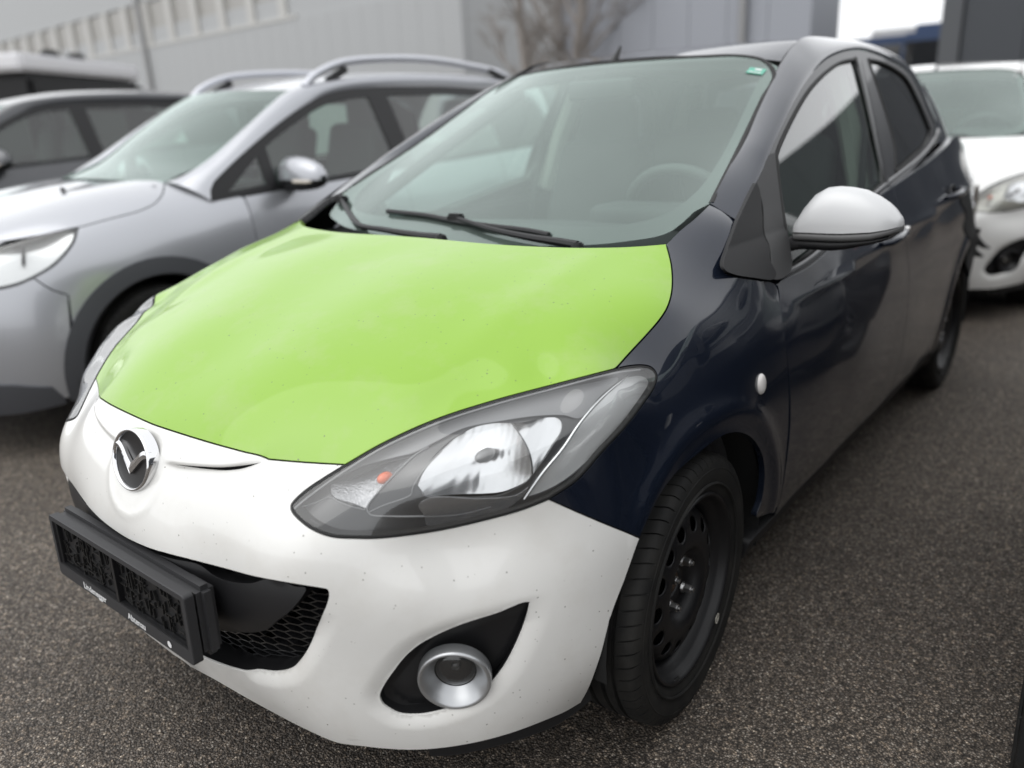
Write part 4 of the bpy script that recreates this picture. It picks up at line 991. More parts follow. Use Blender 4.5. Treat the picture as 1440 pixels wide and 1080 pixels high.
# inspection sticker top corner
st = SWS.hit([(1062, 101)], .001)[0]; Ns = SWS.N(SWS.uv(st[None]))[0]
e1 = Vector((1, 0, 0)); nn_ = Vector(Ns); e1 = (e1-nn_*e1.dot(nn_)).normalized(); e2 = nn_.cross(e1)
if e2.z < 0: e2 = -e2
def stick(nm, x0, x1, y0_, y1, m, lift): 
    V = [Vector(st)+e1*a+e2*b+nn_*lift for a, b in ((x0, y0_), (x1, y0_), (x1, y1), (x0, y1))]; obj(nm, V, [(0, 1, 2, 3)], m, car, smooth=False)
stick('inspection_sticker', -.022, .026, -.016, .02, mat('green_sticker', (.12, .40, .30), .5), .002)
stick('sticker_print', -.004, .016, .004, .013, M_text, .0035); stick('sticker_print', -.016, .020, -.011, -.007, M_text, .0035)
# ------------------------------------------------------------------ door mirrors
def superloft(name, secs, m, parent, mirrorp, n=40, cap=True):
    """secs: (x, yc, zc, half y, half z, roundness) elliptic sections across x"""
    V = []; ns = len(secs)
    for (x, yc, zc, hy, hz, e) in secs:
        for k in range(n):
            t = 2*math.pi*k/n; c_, s_ = math.cos(t), math.sin(t)
            V.append((x, yc+hy*math.copysign(abs(c_)**e, c_), zc+hz*math.copysign(abs(s_)**e, s_)))
    F = [(i*n+k, i*n+(k+1) % n, (i+1)*n+(k+1) % n, (i+1)*n+k) for i in range(ns-1) for k in range(n)]
    if cap: F += [tuple(range(n-1, -1, -1)), tuple((ns-1)*n+k for k in range(n))]
    o = obj(name, V, F, m, parent); o.data.set_sharp_from_angle(angle=1.0); 
    if mirrorp is not None:
        q = mirror_obj(o, mirrorp); q.data.set_sharp_from_angle(angle=1.0)
    return o
def dense(secs, k=6):
    c = catmull([tuple(s) for s in secs], 1e9)
    S_ = np.array(secs, float); out = []
    for i in range(len(S_)-1):
        p0 = S_[max(i-1, 0)]; p1 = S_[i]; p2 = S_[i+1]; p3 = S_[min(i+2, len(S_)-1)]
        for j in range(k):
            f = j/k; out.append(.5*(2*p1+(p2-p0)*f+(2*p0-5*p1+4*p2-p3)*f*f+(3*p1-p0-3*p2+p3)*f**3))
    out.append(S_[-1]); return [tuple(o) for o in out]
mr = empty('door_mirror'); mr.parent = car; mr2 = empty('door_mirror'); mr2.parent = car
def topz(x): return np.interp(x, [.765, .78, .80, .825, .85, .88, .91, .945, .97, .99, .998], [.985, 1.018, 1.045, 1.060, 1.063, 1.061, 1.055, 1.038, 1.02, .995, .975])
def botz(x): return np.interp(x, [.765, .87, .94, .97, .99, .998], [.960, .960, .966, .971, .976, .980])
cap = []
for x in (.762, .768, .78, .80, .825, .85, .88, .91, .94, .960, .974, .984, .989):
    t, b = topz(x), botz(x); cap.append((x, 1.405+.05*(x-.76), b, .058*(1-max(0, (x-.9)/.1)**3*.75)*(.75 if x < .765 else 1), (t-b), .8))
x, y_, z_, hy_, hz_, e_ = cap[-1]; cap += [(.9925, y_, z_, hy_*.72, hz_*.75, .8), (.9945, y_, z_, hy_*.35, hz_*.4, .8), (.995, y_, z_, hy_*.02, hz_*.03, .8)]
# silver cap: upper half shells
V = []; n = 30
for (x, yc, zb_, hy, hz, e) in cap:
    for k in range(n+1):
        t = math.pi*k/n; c_, s_ = math.cos(t), math.sin(t); V.append((x, yc-hy*math.copysign(abs(c_)**.85, c_), zb_+hz*abs(s_)**.8))
F = [(i*(n+1)+k, (i+1)*(n+1)+k, (i+1)*(n+1)+k+1, i*(n+1)+k+1) for i in range(len(cap)-1) for k in range(n)]
F.append(tuple(range(n, -1, -1)))
c_ = obj('mirror_cap', V, F, M_silvercap, mr); mirror_obj(c_, mr2)
M_lip = mat('mirror_lower_grey', (.10, .10, .10), .4)
low = []
for (x, yc, zb_, hy, hz, e) in cap:
    k = 1-max(0, (x-.93)/.07)*.45; low.append((x, yc+.002, zb_-.0105*k, hy*1.02+.0015, .0125*k, .6))
superloft('mirror_rim', low, M_lip, mr, mr2)
low = []
for (x, yc, zb_, hy, hz, e) in cap[:11]:
    k = 1-max(0, (x-.86)/.12)*.75; low.append((x, yc+.004, zb_-.017-.013*k, hy*.93, .0165*k, .7))
superloft('mirror_housing', low, M_black, mr, mr2)
bm = bmesh.new(); box(bm, (.86, 1.452, .995), (.15, .006, .06)); o = bmobj('mirror_glass', bm, M_chrome, mr, bevel=.002); mirror_obj(o, mr2)
sec = [(.735, 1.30, .915, .030, .022, .7), (.75, 1.35, .925, .032, .020, .7), (.77, 1.385, .930, .034, .017, .7), (.80, 1.395, .928, .034, .013, .7), (.84, 1.40, .925, .030, .010, .7)]
superloft('mirror_arm', dense(sec), M_blackrough, mr, mr2, n=24)
# sail / mirror base on the door corner
L_sail = [(1037, 311, 1), (1054, 275), (1063, 257, 1), (1068, 265), (1072, 300), (1074, 330), (1082, 347), (1083, 365), (1092, 385), (1088, 393), (1060, 391), (1032, 386), (1020, 380), (1017, 371), (1023, 350), (1031, 328)]
SSail = Graph(0, lambda y, z: fG(y, z)+.006+np.clip(.97-z, 0, 1)*.27, 1, 1)
Ps = SSail.hit(catmull(L_sail, 3, True))
o = patch('mirror_sail', SSail, Ps, M_blackrough, mr, sp=.01, gap=.001, depth=.008, off=0); mirror_obj(o, mr2)
L_sl2 = [(1063, 256, 1), (1071, 239), (1080, 219), (1091, 215), (1096, 250), (1103, 300), (1110, 345), (1112, 378), (1098, 392), (1086, 392), (1084, 365), (1082, 347), (1075, 330), (1072, 290)]
P2 = SSail.hit(catmull(L_sl2, 3, True), -.006); o = patch('sail_trim', SSail, SSail.P(SSail.uv(P2)), mat('sail_grey', (.04, .04, .041), .5), mr, sp=.012, gap=.0005, depth=.02, off=-.004); mirror_obj(o, mr2)
# filler behind sail so nothing shows through
# ------------------------------------------------------------------ interior
def rbox(name, c, s, m, parent, rot=(0, 0, 0), lv=2, taper=None):
    bm = bmesh.new(); vs = box(bm, (0, 0, 0), s)
    if taper:
        for v in bm.verts:
            if v.co.z > 0: v.co.x *= taper
    o = bmobj(name, bm, m, parent, angle=180); o.location = c; o.rotation_euler = rot
    md = o.modifiers.new('b', 'BEVEL'); md.width = min(s)*.32; md.segments = 4; return o
for x, y in ((.36, 1.95), (-.36, 1.95)):
    s_ = empty('front_seat'); s_.parent = car
    rbox('seat_cushion', (x, y-.1, .48), (.50, .52, .16), M_seat, s_)
    rbox('backrest', (x, y+.26, .82), (.48, .14, .66), M_seat, s_, (math.radians(-18), 0, 0), taper=.8)
    rbox('headrest', (x, y+.38, 1.205), (.27, .10, .19), M_seat, s_, (math.radians(-12), 0, 0), taper=.85)
rbox('rear_seat', (0, 2.85, .52), (1.25, .5, .18), M_seat, car); rbox('rear_seat_back', (0, 3.12, .85), (1.22, .14, .62), M_seat, car, (math.radians(-20), 0, 0))
for x in (-.34, .34): rbox('rear_headrest', (x, 3.24, 1.17), (.26, .09, .14), M_seat, car, (math.radians(-15), 0, 0))
# dashboard
rows = []
for y, z, k in ((1.0, .93, 1.3), (1.15, .955, 1.34), (1.35, .945, 1.38), (1.46, .90, 1.38), (1.50, .80, 1.36), (1.46, .62, 1.34)):
    rows.append([(-k/2, y, z-.02), (-k/4, y+.015, z), (0, y+.03, z+.01), (k/4, y+.015, z+.012), (k/2, y, z-.02)])
loft('dashboard', rows, M_dash, car, nu=30, nv=24)
bn = rbox('instrument_hood', (.36, 1.40, .965), (.34, .16, .09), M_dash, car)
sw = empty('steering_wheel'); sw.parent = car
bm = bmesh.new(); cS = Vector((.36, 1.60, .93)); Rs = Matrix.Rotation(math.radians(-62), 3, 'X')
tube(bm, [cS+Rs @ Vector((.185*math.cos(a), .185*math.sin(a), 0)) for a in np.linspace(0, 2*math.pi, 40)], .016, 10); bmobj('rim', bm, mat('steering_leather', (.05, .05, .05), .5), sw)
bm = bmesh.new()
for a in (0, math.pi, -math.pi/2): tube(bm, [cS+Rs @ Vector((.05*math.cos(a), .05*math.sin(a), -.01)), cS+Rs @ Vector((.18*math.cos(a), .18*math.sin(a), 0))], .014, 8)
bmobj('spoke', bm, M_black, sw); rbox('horn_pad', cS, (.14, .13, .05), M_black, sw, (math.radians(-62), 0, 0))
rv = SWS.P(np.array([[0.0, 1.33]]), -.06)[0]; rbox('rear_view_mirror', (0, rv[1]+.03, rv[2]-.01), (.24, .03, .06), M_black, car)
# headliner, pillars, floor and far-side trim
rr = [[(p[0]*.97, p[1], p[2]-.05) for p in r] for r in rows_roof] if 'rows_roof' in globals() else None
hl_rows = []
for k in (0, .5, .85, 1.0):
    r = (cl3*(1-min(k, 1))+ed3*min(k, 1))[:48].copy(); r[:, 2] = (ed3[:48, 2]+(cl3[:48, 2]-ed3[:48, 2])*(1-k**2))-.035; r[:, 1] += .03; hl_rows.append(r)
hl_rows = [r*[-1, 1, 1] for r in hl_rows[::-1]][:-1]+hl_rows
loft('headliner', hl_rows, M_trim, car, nu=30, nv=20)
for sx_ in (-1, 1):
    for (a, b, w) in (((.655, 2.28, .95), (.50, 2.36, 1.38), .08), ((.58, 3.35, 1.0), (.45, 3.25, 1.33), .10), ((.655, 1.22, .97), (.50, 1.93, 1.33), .045)):
        bm = bmesh.new(); tube(bm, [(sx_*a[0], a[1], a[2]), (sx_*(a[0]+b[0])/2+sx_*.012, (a[1]+b[1])/2, (a[2]+b[2])/2), (sx_*b[0], b[1], b[2])], w/2, 8); bmobj('pillar_lining', bm, M_trim if w > .05 else M_dash, car)
    bm = bmesh.new(); box(bm, (sx_*.70, 2.2, .62), (.05, 2.3, .62)); bmobj('door_lining', bm, M_seat, car, bevel=.02)
    bm = bmesh.new(); tube(bm, [(sx_*.655, 2.27, 1.16), (sx_*.67, 2.22, .95), (sx_*.68, 2.15, .72)], .012, 6); bmobj('seat_belt', bm, M_seat, car)
bm = bmesh.new(); box(bm, (0, 2.3, .30), (1.4, 2.7, .04)); box(bm, (0, 3.5, .62), (1.2, .5, .5)); bmobj('cabin_floor', bm, M_seat, car)
# ------------------------------------------------------------------ tail of the hatchback
tail_rows = []
for z, x, y in ((.26, .66, 3.86), (.45, .68, 3.885), (.60, .67, 3.875), (.80, .655, 3.84), (.97, .63, 3.80), (1.08, .60, 3.76)):
    e = SB.P(np.array([[3.84 if z < 1 else 3.80, z]]))[0]
    tail_rows.append([(e[0], e[1], z), (x-.04, y, z), (x*.5, y+.03, z), (0, y+.04, z), (-x*.5, y+.03, z), (-(x-.04), y, z), (-e[0], e[1], z)])
loft('tailgate', tail_rows, M_blue, car, nu=40, nv=20)
g_rows = [[(.60, 3.755, 1.08), (.3, 3.80, 1.08), (0, 3.81, 1.08), (-.3, 3.80, 1.08), (-.60, 3.755, 1.08)], [(.55, 3.70, 1.20), (.3, 3.745, 1.21), (0, 3.755, 1.21), (-.3, 3.745, 1.21), (-.55, 3.70, 1.20)], [(.475, 3.64, 1.32), (.25, 3.70, 1.35), (0, 3.71, 1.362), (-.25, 3.70, 1.35), (-.475, 3.64, 1.32)]]
loft('rear_screen', g_rows, M_tint, car, nu=30, nv=10)
# C pillar skin from the rear glass to the tailgate
cp = np.array([(1304, 152.5), (1312, 170), (1318, 183)])
for sx_ in (1, -1):
    a_ = [SG.hit([(1292.5, 127)])[0], SG.hit([(1304, 152.5)])[0], SG.hit([(1315, 176)])[0], SG.hit([(1316, 200)])[0]]
    b_ = [(.475, 3.66, 1.325), (.55, 3.71, 1.20), (.60, 3.76, 1.08), (.64, 3.80, .99)]
    mid_ = [((p[0]+q[0])/2+.02, (p[1]+q[1])/2, (p[2]+q[2])/2) for p, q in zip(a_, b_)]
    r = [[(sx_*p[0], p[1], p[2]) for p in L] for L in (a_, mid_, b_)]
    loft('rear_pillar', r, M_blue, car, nu=16, nv=10)
sh = []
# rear lamp, shoulder
for sx_ in (1,):
    lampP = [(3.66, .98), (3.80, 1.00), (3.835, .93), (3.835, .80), (3.78, .74), (3.70, .80)]
    c_ = catmull(lampP, .02, True); P_ = SB.P(c_); o = patch('tail_lamp', SB, P_, M_redlamp, car, sp=.02, gap=0, depth=.01, off=.004); mirror_obj(o, car)
    c_ = catmull([(3.70, .97), (3.79, .985), (3.81, .93), (3.74, .90)], .02, True); P_ = SB.P(c_); o = patch('reversing_lamp', SB, P_, mat('clear_lamp', (.6, .6, .6), .2, coat=1), car, sp=.02, gap=0, depth=.01, off=.009); mirror_obj(o, car)
# loose torn bumper corner
def yp(u, v, y=3.86): return tuple(unproj(u, v, 1, y))
for l_, r_ in (([(1358, 322), (1372, 338), (1383, 346), (1392, 349)], [.035, .022, .012, .004]), ([(1362, 352), (1373, 357), (1382, 361)], [.03, .016, .005]), ([(1352, 285), (1364, 300), (1369, 318)], [.02, .018, .008])):
    bm = bmesh.new(); tube(bm, [yp(u, v, 3.80+.03*i) for i, (u, v) in enumerate(l_)], r_, 6); bmobj('torn_bumper_bracket', bm, M_blackrough, car)
tp = SB.hit(catmull([(1352, 262), (1362, 275), (1368, 300), (1371, 330), (1372, 360), (1366, 385), (1358, 372), (1362, 345), (1355, 320), (1358, 300), (1349, 282)], 3, True)); patch('bumper_damage', SB, tp, M_dark, car, sp=.03, gap=0, depth=.004, off=.003)
fc = SB.P(np.array([[3.42, .80]]))[0]
bm = bmesh.new(); bmesh.ops.create_circle(bm, cap_ends=True, segments=28, radius=.075, matrix=Matrix.Translation(Vector(fc)+Vector((.002, 0, 0))) @ Matrix.Rotation(math.radians(90), 4, 'Y')); bmobj('fuel_flap', bm, M_blue, car)
# ================================================================== silver crossover parked beside
class Fr:
    def __init__(s, x, y, deg): s.t = np.array([x, y, 0.]); a = math.radians(deg); s.R = np.array([[math.cos(a), -math.sin(a), 0], [math.sin(a), math.cos(a), 0], [0, 0, 1.]]); s.deg = deg
    def local(s, p): return (np.asarray(p)-s.t) @ s.R
    def hit(s, S, l, off=0, step=5, closed=False, raw=False):
        px = np.asarray(l, float)[:, :2] if raw else catmull(l, step, closed)
        d = rays(px) @ s.R; o = s.local(CAM); return S.hit(None, off, .6, 9, o=o, d=d)
FP = Fr(-2.773, .292, -2.83)
C2_PTS = [(0, .03, .22), (0, 0, .35), (0, -.01, .5), (0, .0, .65), (0, .05, .80), (0, .14, .89), (0, .4, .965), (0, .8, 1.04), (0, 1.1, 1.075),
 (.35, .06, .22), (.35, .03, .35), (.35, .02, .5), (.35, .03, .65), (.35, .08, .8), (.35, .17, .885), (.35, .45, .965), (.35, .8, 1.035), (.35, 1.1, 1.065),
 (.6, .17, .22), (.62, .14, .38), (.62, .13, .55), (.62, .16, .7), (.60, .24, .84), (.60, .45, .94), (.58, .8, 1.02), (.593, 1.083, 1.044),
 (.76, .34, .22), (.78, .32, .4), (.78, .32, .55), (.765, .35, .7), (.75, .42, .82), (.767, .6, .903), (.72, .66, .93), (.70, .9, .985), (.68, 1.1, 1.01),
 (.82, .55, .8), (.835, .5, .65), (.845, .48, .5), (.83, .5, .3), (.855, .86, .74), (.862, .86, .6), (.858, .86, .45), (.84, .86, .25), (.82, .88, .86), (.775, .9, .94),
 (.855, 1.3, .6), (.858, 1.3, .45), (.84, 1.3, .25), (.845, 1.3, .75), (.825, 1.3, .87), (.775, 1.22, .96), (.855, 1.7, .6), (.858, 1.7, .45), (.84, 1.7, .25), (.845, 1.7, .75), (.825, 1.7, .87)]
S2 = Star((0, 1.3, .4), C2_PTS, lam=1e-3)
pts = []
for y, dx, up in ((1.0, 0, 0), (1.5, 0, 0), (2.2, .002, .01), (3.0, .0, .03), (3.5, -.01, .05), (3.9, -.06, .06), (4.1, -.14, .06)):
    for z, x in ((.22, .835), (.35, .852), (.5, .858), (.65, .852), (.78, .84), (.88, .822), (.96, .797), (1.04, .76)): pts.append((y, z+(up if z > .6 else 0), x+dx))
S2B = Graph(0, rbf2(pts, 1e-3), 1, 1)
S2G = Graph(0, lambda y, z: .785-.33*(z-.97)-.10*(z-.97)**2-.02*np.clip(y-2.2, 0, 9)**2-.02*np.clip(1.8-y, 0, 9)**2, 1, 1)
M_silver = mat('silver_blue_paint', (.42, .43, .46), .3, metal=.5, coat=1, coat_rough=.04)
M_clad = mat('grey_cladding', (.06, .062, .07), .55)
peu = empty('crossover_car', tuple(FP.t), math.radians(FP.deg)); tag(peu, 'silver grey crossover car with roof rails parked left of the green bonnet', 'car')
h2 = lambda S, l, **k: FP.hit(S, l, **k)
hoodl = h2(S2, [(110, 320), (150, 309), (200, 295), (220, 284), (230, 269), (231, 257)])
fr2 = S2.hit(None, 0, 0, 2.5, o=np.array([(x, -1, z) for x, z in ((.0, .875), (.2, .873), (.4, .87), (.55, .875), (.66, .885), (.72, .895))]), d=np.tile([0, 1., 0], (6, 1)))
rear2 = S2.hit(None, 0, 0, 2.5, o=np.array([(x, y, 3) for x, y in ((.58, 1.09), (.45, 1.02), (.25, .97), (.02, .95))]), d=np.tile([0, 0., -1], (4, 1)))
def full2(P): P = P[P[:, 0] > .004]; return np.vstack([P, mir(P)])
bon2 = np.vstack([rsp(fr2, 30), hoodl[1:], rsp(rear2, 24)]); patch('bonnet', S2, full2(bon2), M_silver, peu, sp=.03, gap=.003)
hl2 = h2(S2, [(109, 321, 1), (63, 329), (0, 347), (-50, 364), (-70, 378), (-60, 400), (-20, 408), (20, 402), (47, 391), (75, 374), (94, 355), (105, 338)], closed=True)
def both(o, par=peu): mirror_obj(o, par); return o
hq = empty('headlight'); hq.parent = peu; hq2 = empty('headlight'); hq2.parent = peu
o = patch('lens', S2, hl2, M_lens, hq, sp=.02, gap=.003, depth=.02); mirror_obj(o, hq2)
o = patch('reflector', S2, hl2, mat('pale_reflector', (.8, .8, .8), .25, metal=.6), hq, sp=.02, gap=.006, depth=.02, off=lambda p: -.03-.02*np.sin(p[:, 1]*18)); mirror_obj(o, hq2)
o = patch('lamp_frame', S2, hl2, M_black, hq, holes=[inset(S2, resample(hl2, .02), .010)], sp=.012, gap=0, depth=.05, off=-.002); mirror_obj(o, hq2)
bm = bmesh.new(); pc = h2(S2, [(32, 345), (33, 372), (20, 350)], raw=True, off=-.02); tube(bm, [pc[2], pc[0], pc[1]], .007, 6); o = bmobj('lamp_bar', bm, M_black, hq); mirror_obj(o, hq2)
aout = [(88, 520), (88, 495), (91, 469), (98, 442), (110, 418.5), (130, 400), (157, 384), (188, 372), (220, 365.5), (245, 362.5), (268, 362.5), (302, 371), (330, 386), (350, 405), (365, 430)]
ain = [(113, 520), (112, 495), (115, 469), (122, 452), (132, 437), (150, 421), (173, 409), (195, 399), (220, 392.5), (245, 387), (268, 386), (290, 391), (310, 402), (330, 425)]
PY, PZ, = .86, .315
def circ(r, a0, a1, n=30, S=S2):
    o = np.array([(2.5, PY-r*math.cos(t), PZ+r*math.sin(t)) for t in np.linspace(math.radians(a0), math.radians(a1), n)]); return S.hit(None, 0, .8, 2.4, o=o, d=np.tile([-1., 0, 0], (n, 1)))
Pao, Pai = circ(.44, -12, 192), circ(.368, -14, 194)
clad = patch('arch_cladding', S2, np.vstack([Pao, Pai[::-1]]), M_clad, peu, sp=.02, gap=0, depth=.05, off=.006); both(clad)
seam2 = h2(S2, [(47, 391), (72, 407), (96, 415)])
hlb = h2(S2, [(-60, 400), (-20, 408), (20, 402), (47, 391)])
# fender: lamp rear, bonnet side, pillar foot, door gap, arch
pf = h2(S2, [(232, 257), (262, 262), (298, 262)])
dg = np.array([(2.5, 1.36, z) for z in np.linspace(.95, .30, 24)]); dgp = S2.hit(None, 0, .8, 2.4, o=dg, d=np.tile([-1., 0, 0], (24, 1)))
lr = h2(S2, [(47, 391), (75, 374), (94, 355), (105, 338), (109, 321)])
Pfr = circ(.43, 192, 28, 50)
f_ = patch('front_fender', S2, np.vstack([lr[:-1], hoodl, pf[1:-1], dgp, Pfr[1:], seam2[::-1][:-1]]), M_silver, peu, sp=.03, gap=.003, depth=.03); both(f_)
bo = S2.hit(None, 0, 0, 2.9, o=np.array([(x, -1, z) for x, z in ((.80, .24), (.7, .23), (.5, .23), (.25, .225), (.02, .225))]), d=np.tile([0, 1., 0], (5, 1)))
afr = circ(.43, 28, -6, 12)
inn_l = h2(S2, [(-60, 400), (-70, 378), (-50, 364)])
bh = np.vstack([rsp(fr2, 30)[:-4], inn_l[::-1][2:-2], hlb, seam2[1:], afr[1:], rsp(bo, 24)])
patch('front_bumper', S2, full2(bh), M_silver, peu, sp=.03, gap=.003, depth=.03)
lowb = S2.hit(None, .012, 0, 2.9, o=np.array([(x, -1, z) for x, z in ((0.02, .36), (.3, .36), (.6, .35), (.74, .33), (.80, .30), (.80, .22), (.7, .2), (.5, .2), (.25, .2), (.02, .2))]), d=np.tile([0, 1., 0], (10, 1)))
patch('lower_bumper_trim', S2, full2(lowb), M_clad, peu, sp=.03, gap=0, off=.012)
def ring2(pts, off=.008): return S2.hit(None, off, 0, 2.9, o=np.array([(x, -1, z) for x, z in pts]), d=np.tile([0, 1., 0], (len(pts), 1)))
patch('grille', S2, full2(ring2([(.01, .70), (.25, .70), (.44, .695), (.40, .60), (.30, .555), (.01, .55)])), M_dark, peu, sp=.03, gap=0, off=.004, depth=.01)
for zz in (.585, .615, .645, .675):
    q_ = ring2([(x, zz) for x in np.linspace(-.38, .38, 20)], .006); bm = bmesh.new(); tube(bm, q_, .006, 6); bmobj('grille_bar', bm, M_satin, peu)
# doors / side
def l2(y0, y1, n, f, S=S2B): ys = np.linspace(y0, y1, n); return S.P(np.stack([ys, np.array([f(y) for y in ys])], 1))
def v2(y, z0, z1, n=12): z = np.linspace(z0, z1, n); return S2B.P(np.stack([np.full(n, y), z], 1))
bz = lambda y: .955+.045*(y-1.3)
for nm, ya, yb in (('front_door', 1.36, 2.35), ('rear_door', 2.35, 3.15), ('rear_quarter_panel', 3.15, 4.1)):
    if nm == 'rear_quarter_panel':
        q = np.vstack([l2(ya, yb, 14, bz), v2(yb, bz(yb), .3), l2(yb, 3.85, 4, lambda y: .3), S2B.P(np.array([(3.398-.43*math.cos(t), .315+.43*math.sin(t)) for t in np.linspace(math.radians(175), math.radians(56), 20)])), v2(ya, .68, bz(ya), 6)[:-1]])
    elif nm == 'rear_door': q = np.vstack([l2(ya, yb, 14, bz), v2(yb, bz(yb), .70, 8), S2B.P(np.array([(3.398-.43*math.cos(t), .315+.43*math.sin(t)) for t in np.linspace(math.radians(54), math.radians(8), 10)])), l2(2.95, ya, 8, lambda y: .36), v2(ya, .36, bz(ya))[1:-1]])
    else: q = np.vstack([l2(ya, yb, 14, bz), v2(yb, bz(yb), .36), l2(yb, ya, 14, lambda y: .36), v2(ya, .36, bz(ya))[1:-1]])
    both(patch(nm, S2B, q, M_silver, peu, sp=.05, gap=.003, depth=.03))
both(patch('sill_cladding', S2B, np.vstack([l2(1.2, 3.0, 14, lambda y: .37), l2(3.0, 1.2, 14, lambda y: .22)]), M_clad, peu, sp=.05, gap=0, depth=.05, off=.004))
wo = [(297, 283, 1), (297, 263), (317, 240), (357, 203), (397, 170), (427, 149), (457, 133), (493, 125.5), (540, 122.5), (573, 122), (623, 122), (663, 124)]
Wt = h2(S2G, wo); Wt = np.vstack([Wt, [(S2G.f(np.array([y]), np.array([z]))[0], y, z) for y, z in ((3.5, 1.40), (3.72, 1.30), (3.80, 1.16))]])
zb2 = lambda y: bz(y)+.005
Wb = np.array([(S2G.f(np.array([y]), np.array([zb2(y)]))[0], y, zb2(y)) for y in np.linspace(3.7, Wt[0][1]+.03, 20)])
Wall = np.vstack([Wt, Wb])
def gpoly(pts): return np.array([(S2G.f(np.array([y]), np.array([z]))[0], y, z) for y, z in pts])
ztop = lambda y: np.interp(y, Wt[:, 1], Wt[:, 2])
yf = Wt[0][1]
q1 = [(yf+.10, zb2(yf)+.03), (yf+.30, ztop(yf+.30)-.05), (yf+.30, zb2(yf+.3)+.03)]
q2 = [(yf+.36, zb2(yf+.3)+.02)]+[(y, ztop(y)-.045) for y in np.linspace(yf+.36, 2.28, 14)]+[(2.33, zb2(2.3)+.02)]
q3 = [(2.46, zb2(2.4)+.02)]+[(y, ztop(y)-.045) for y in np.linspace(2.42, 3.2, 8)]+[(3.25, zb2(3.2)+.02)]
G2 = [gpoly(q) for q in (q1, q2, q3)]
both(patch('window_surround', S2G, Wall, M_black, peu, holes=G2, sp=.04, gap=0, depth=.03, off=.002))
for q in G2: both(patch('side_window', S2G, q, M_side, peu, sp=.06, gap=-.003, depth=.004, off=-.004))
# windscreen + pillars + roof
def lunp(u, v, x): # local point at local x
    d = rays([(u, v)])[0] @ FP.R; o = FP.local(CAM); return o+(x-o[0])/d[0]*d
side2 = [lunp(u, v, x) for u, v, x in ((231, 256, .60), (252, 250, .605), (290, 227, .60), (340, 183, .59), (380, 147, .575), (407, 127, .56))]
side2 = np.array(side2)
wc2 = [(side2[i][1]-.17-.0*i, side2[i][2]+.01) for i in range(len(side2))]
top2 = np.array([(x, side2[-1][1]-.12*(1-(x/.56)**2), side2[-1][2]+.02*(1-(x/.56)**2)) for x in np.linspace(.56, -.56, 15)])
rows = []
for p in side2[[0, 2, 3, 4, 5]]:
    rows.append([(x, p[1]-.14*(1-(x/p[0])**2), p[2]+.02*(1-(x/p[0])**2)) for x in np.linspace(p[0], -p[0], 13)])
loft('windscreen', rows, M_ws, peu, nu=30, nv=16)
lowr = [(p[0], p[1]-.02, p[2]-.02) for p in rows[0]]; loft('cowl', [[(x, 1.02-.08*(1-(x/.6)**2), 1.035) for x in np.linspace(.62, -.62, 13)], lowr], M_blackrough, peu, nu=20, nv=3)
rin = np.vstack([side2, [(.555, 2.3, 1.50), (.55, 2.9, 1.51), (.54, 3.4, 1.49), (.52, 3.85, 1.44)]]); A_ = rsp(rin, 60); B_ = rsp(Wt, 60)
nrm2 = bulge(A_, B_, 0, np.array([.6, -.2, .7])); rows = [A_+(B_-A_)*k+nrm2*h for k, h in ((0, 0), (.2, .02), (.5, .032), (.8, .022), (1, .004))]
both(loft('roof_side', rows, M_silver, peu, nu=60, nv=12))
crs = [[(x*k, y, z+.035*(1-abs(x)**2.4)) for x in np.linspace(1, -1, 13)] for y, z, k in ((side2[-1][1]+.0, side2[-1][2], .56), (2.3, 1.50, .555), (2.9, 1.512, .55), (3.4, 1.49, .54), (3.9, 1.43, .51))]
crs[0] = [tuple(p) for p in rows_top] if 'rows_top' in globals() else [(p[0], p[1], p[2]) for p in top2[::1]]
loft('roof', crs, M_silver, peu, nu=30, nv=24)
rrl = [((428, 120), .585), ((437, 108), .585), ((453, 97), .585), ((480, 86), .585), ((540, 80.5), .585), ((607, 82.5), .58), ((660, 91), .575), ((700, 100), .57), ((712, 106), .57)]
rp_ = [lunp(px[0], px[1], x) for px, x in rrl]
for sx_ in (1, -1):
    bm = bmesh.new(); c3_ = catmull([tuple(p) for p in rp_], .05); tube(bm, [(sx_*p[0], p[1], p[2]-.008) for p in c3_], .021, 10); bmobj('roof_rail', bm, mat('silver_rail', (.55, .56, .6), .3, metal=.5), peu)
    bm = bmesh.new(); tube(bm, [(sx_*.585, rp_[1][1]+.10, 1.47), (sx_*.585, rp_[2][1]+.15, 1.53)], .02, 8); bmobj('rail_foot', bm, M_black, peu); bm = bmesh.new(); tube(bm, [(sx_*.58, rp_[-1][1]-.02, 1.47), (sx_*.58, rp_[-2][1]-.1, 1.53)], .02, 8); bmobj('rail_foot', bm, M_black, peu)
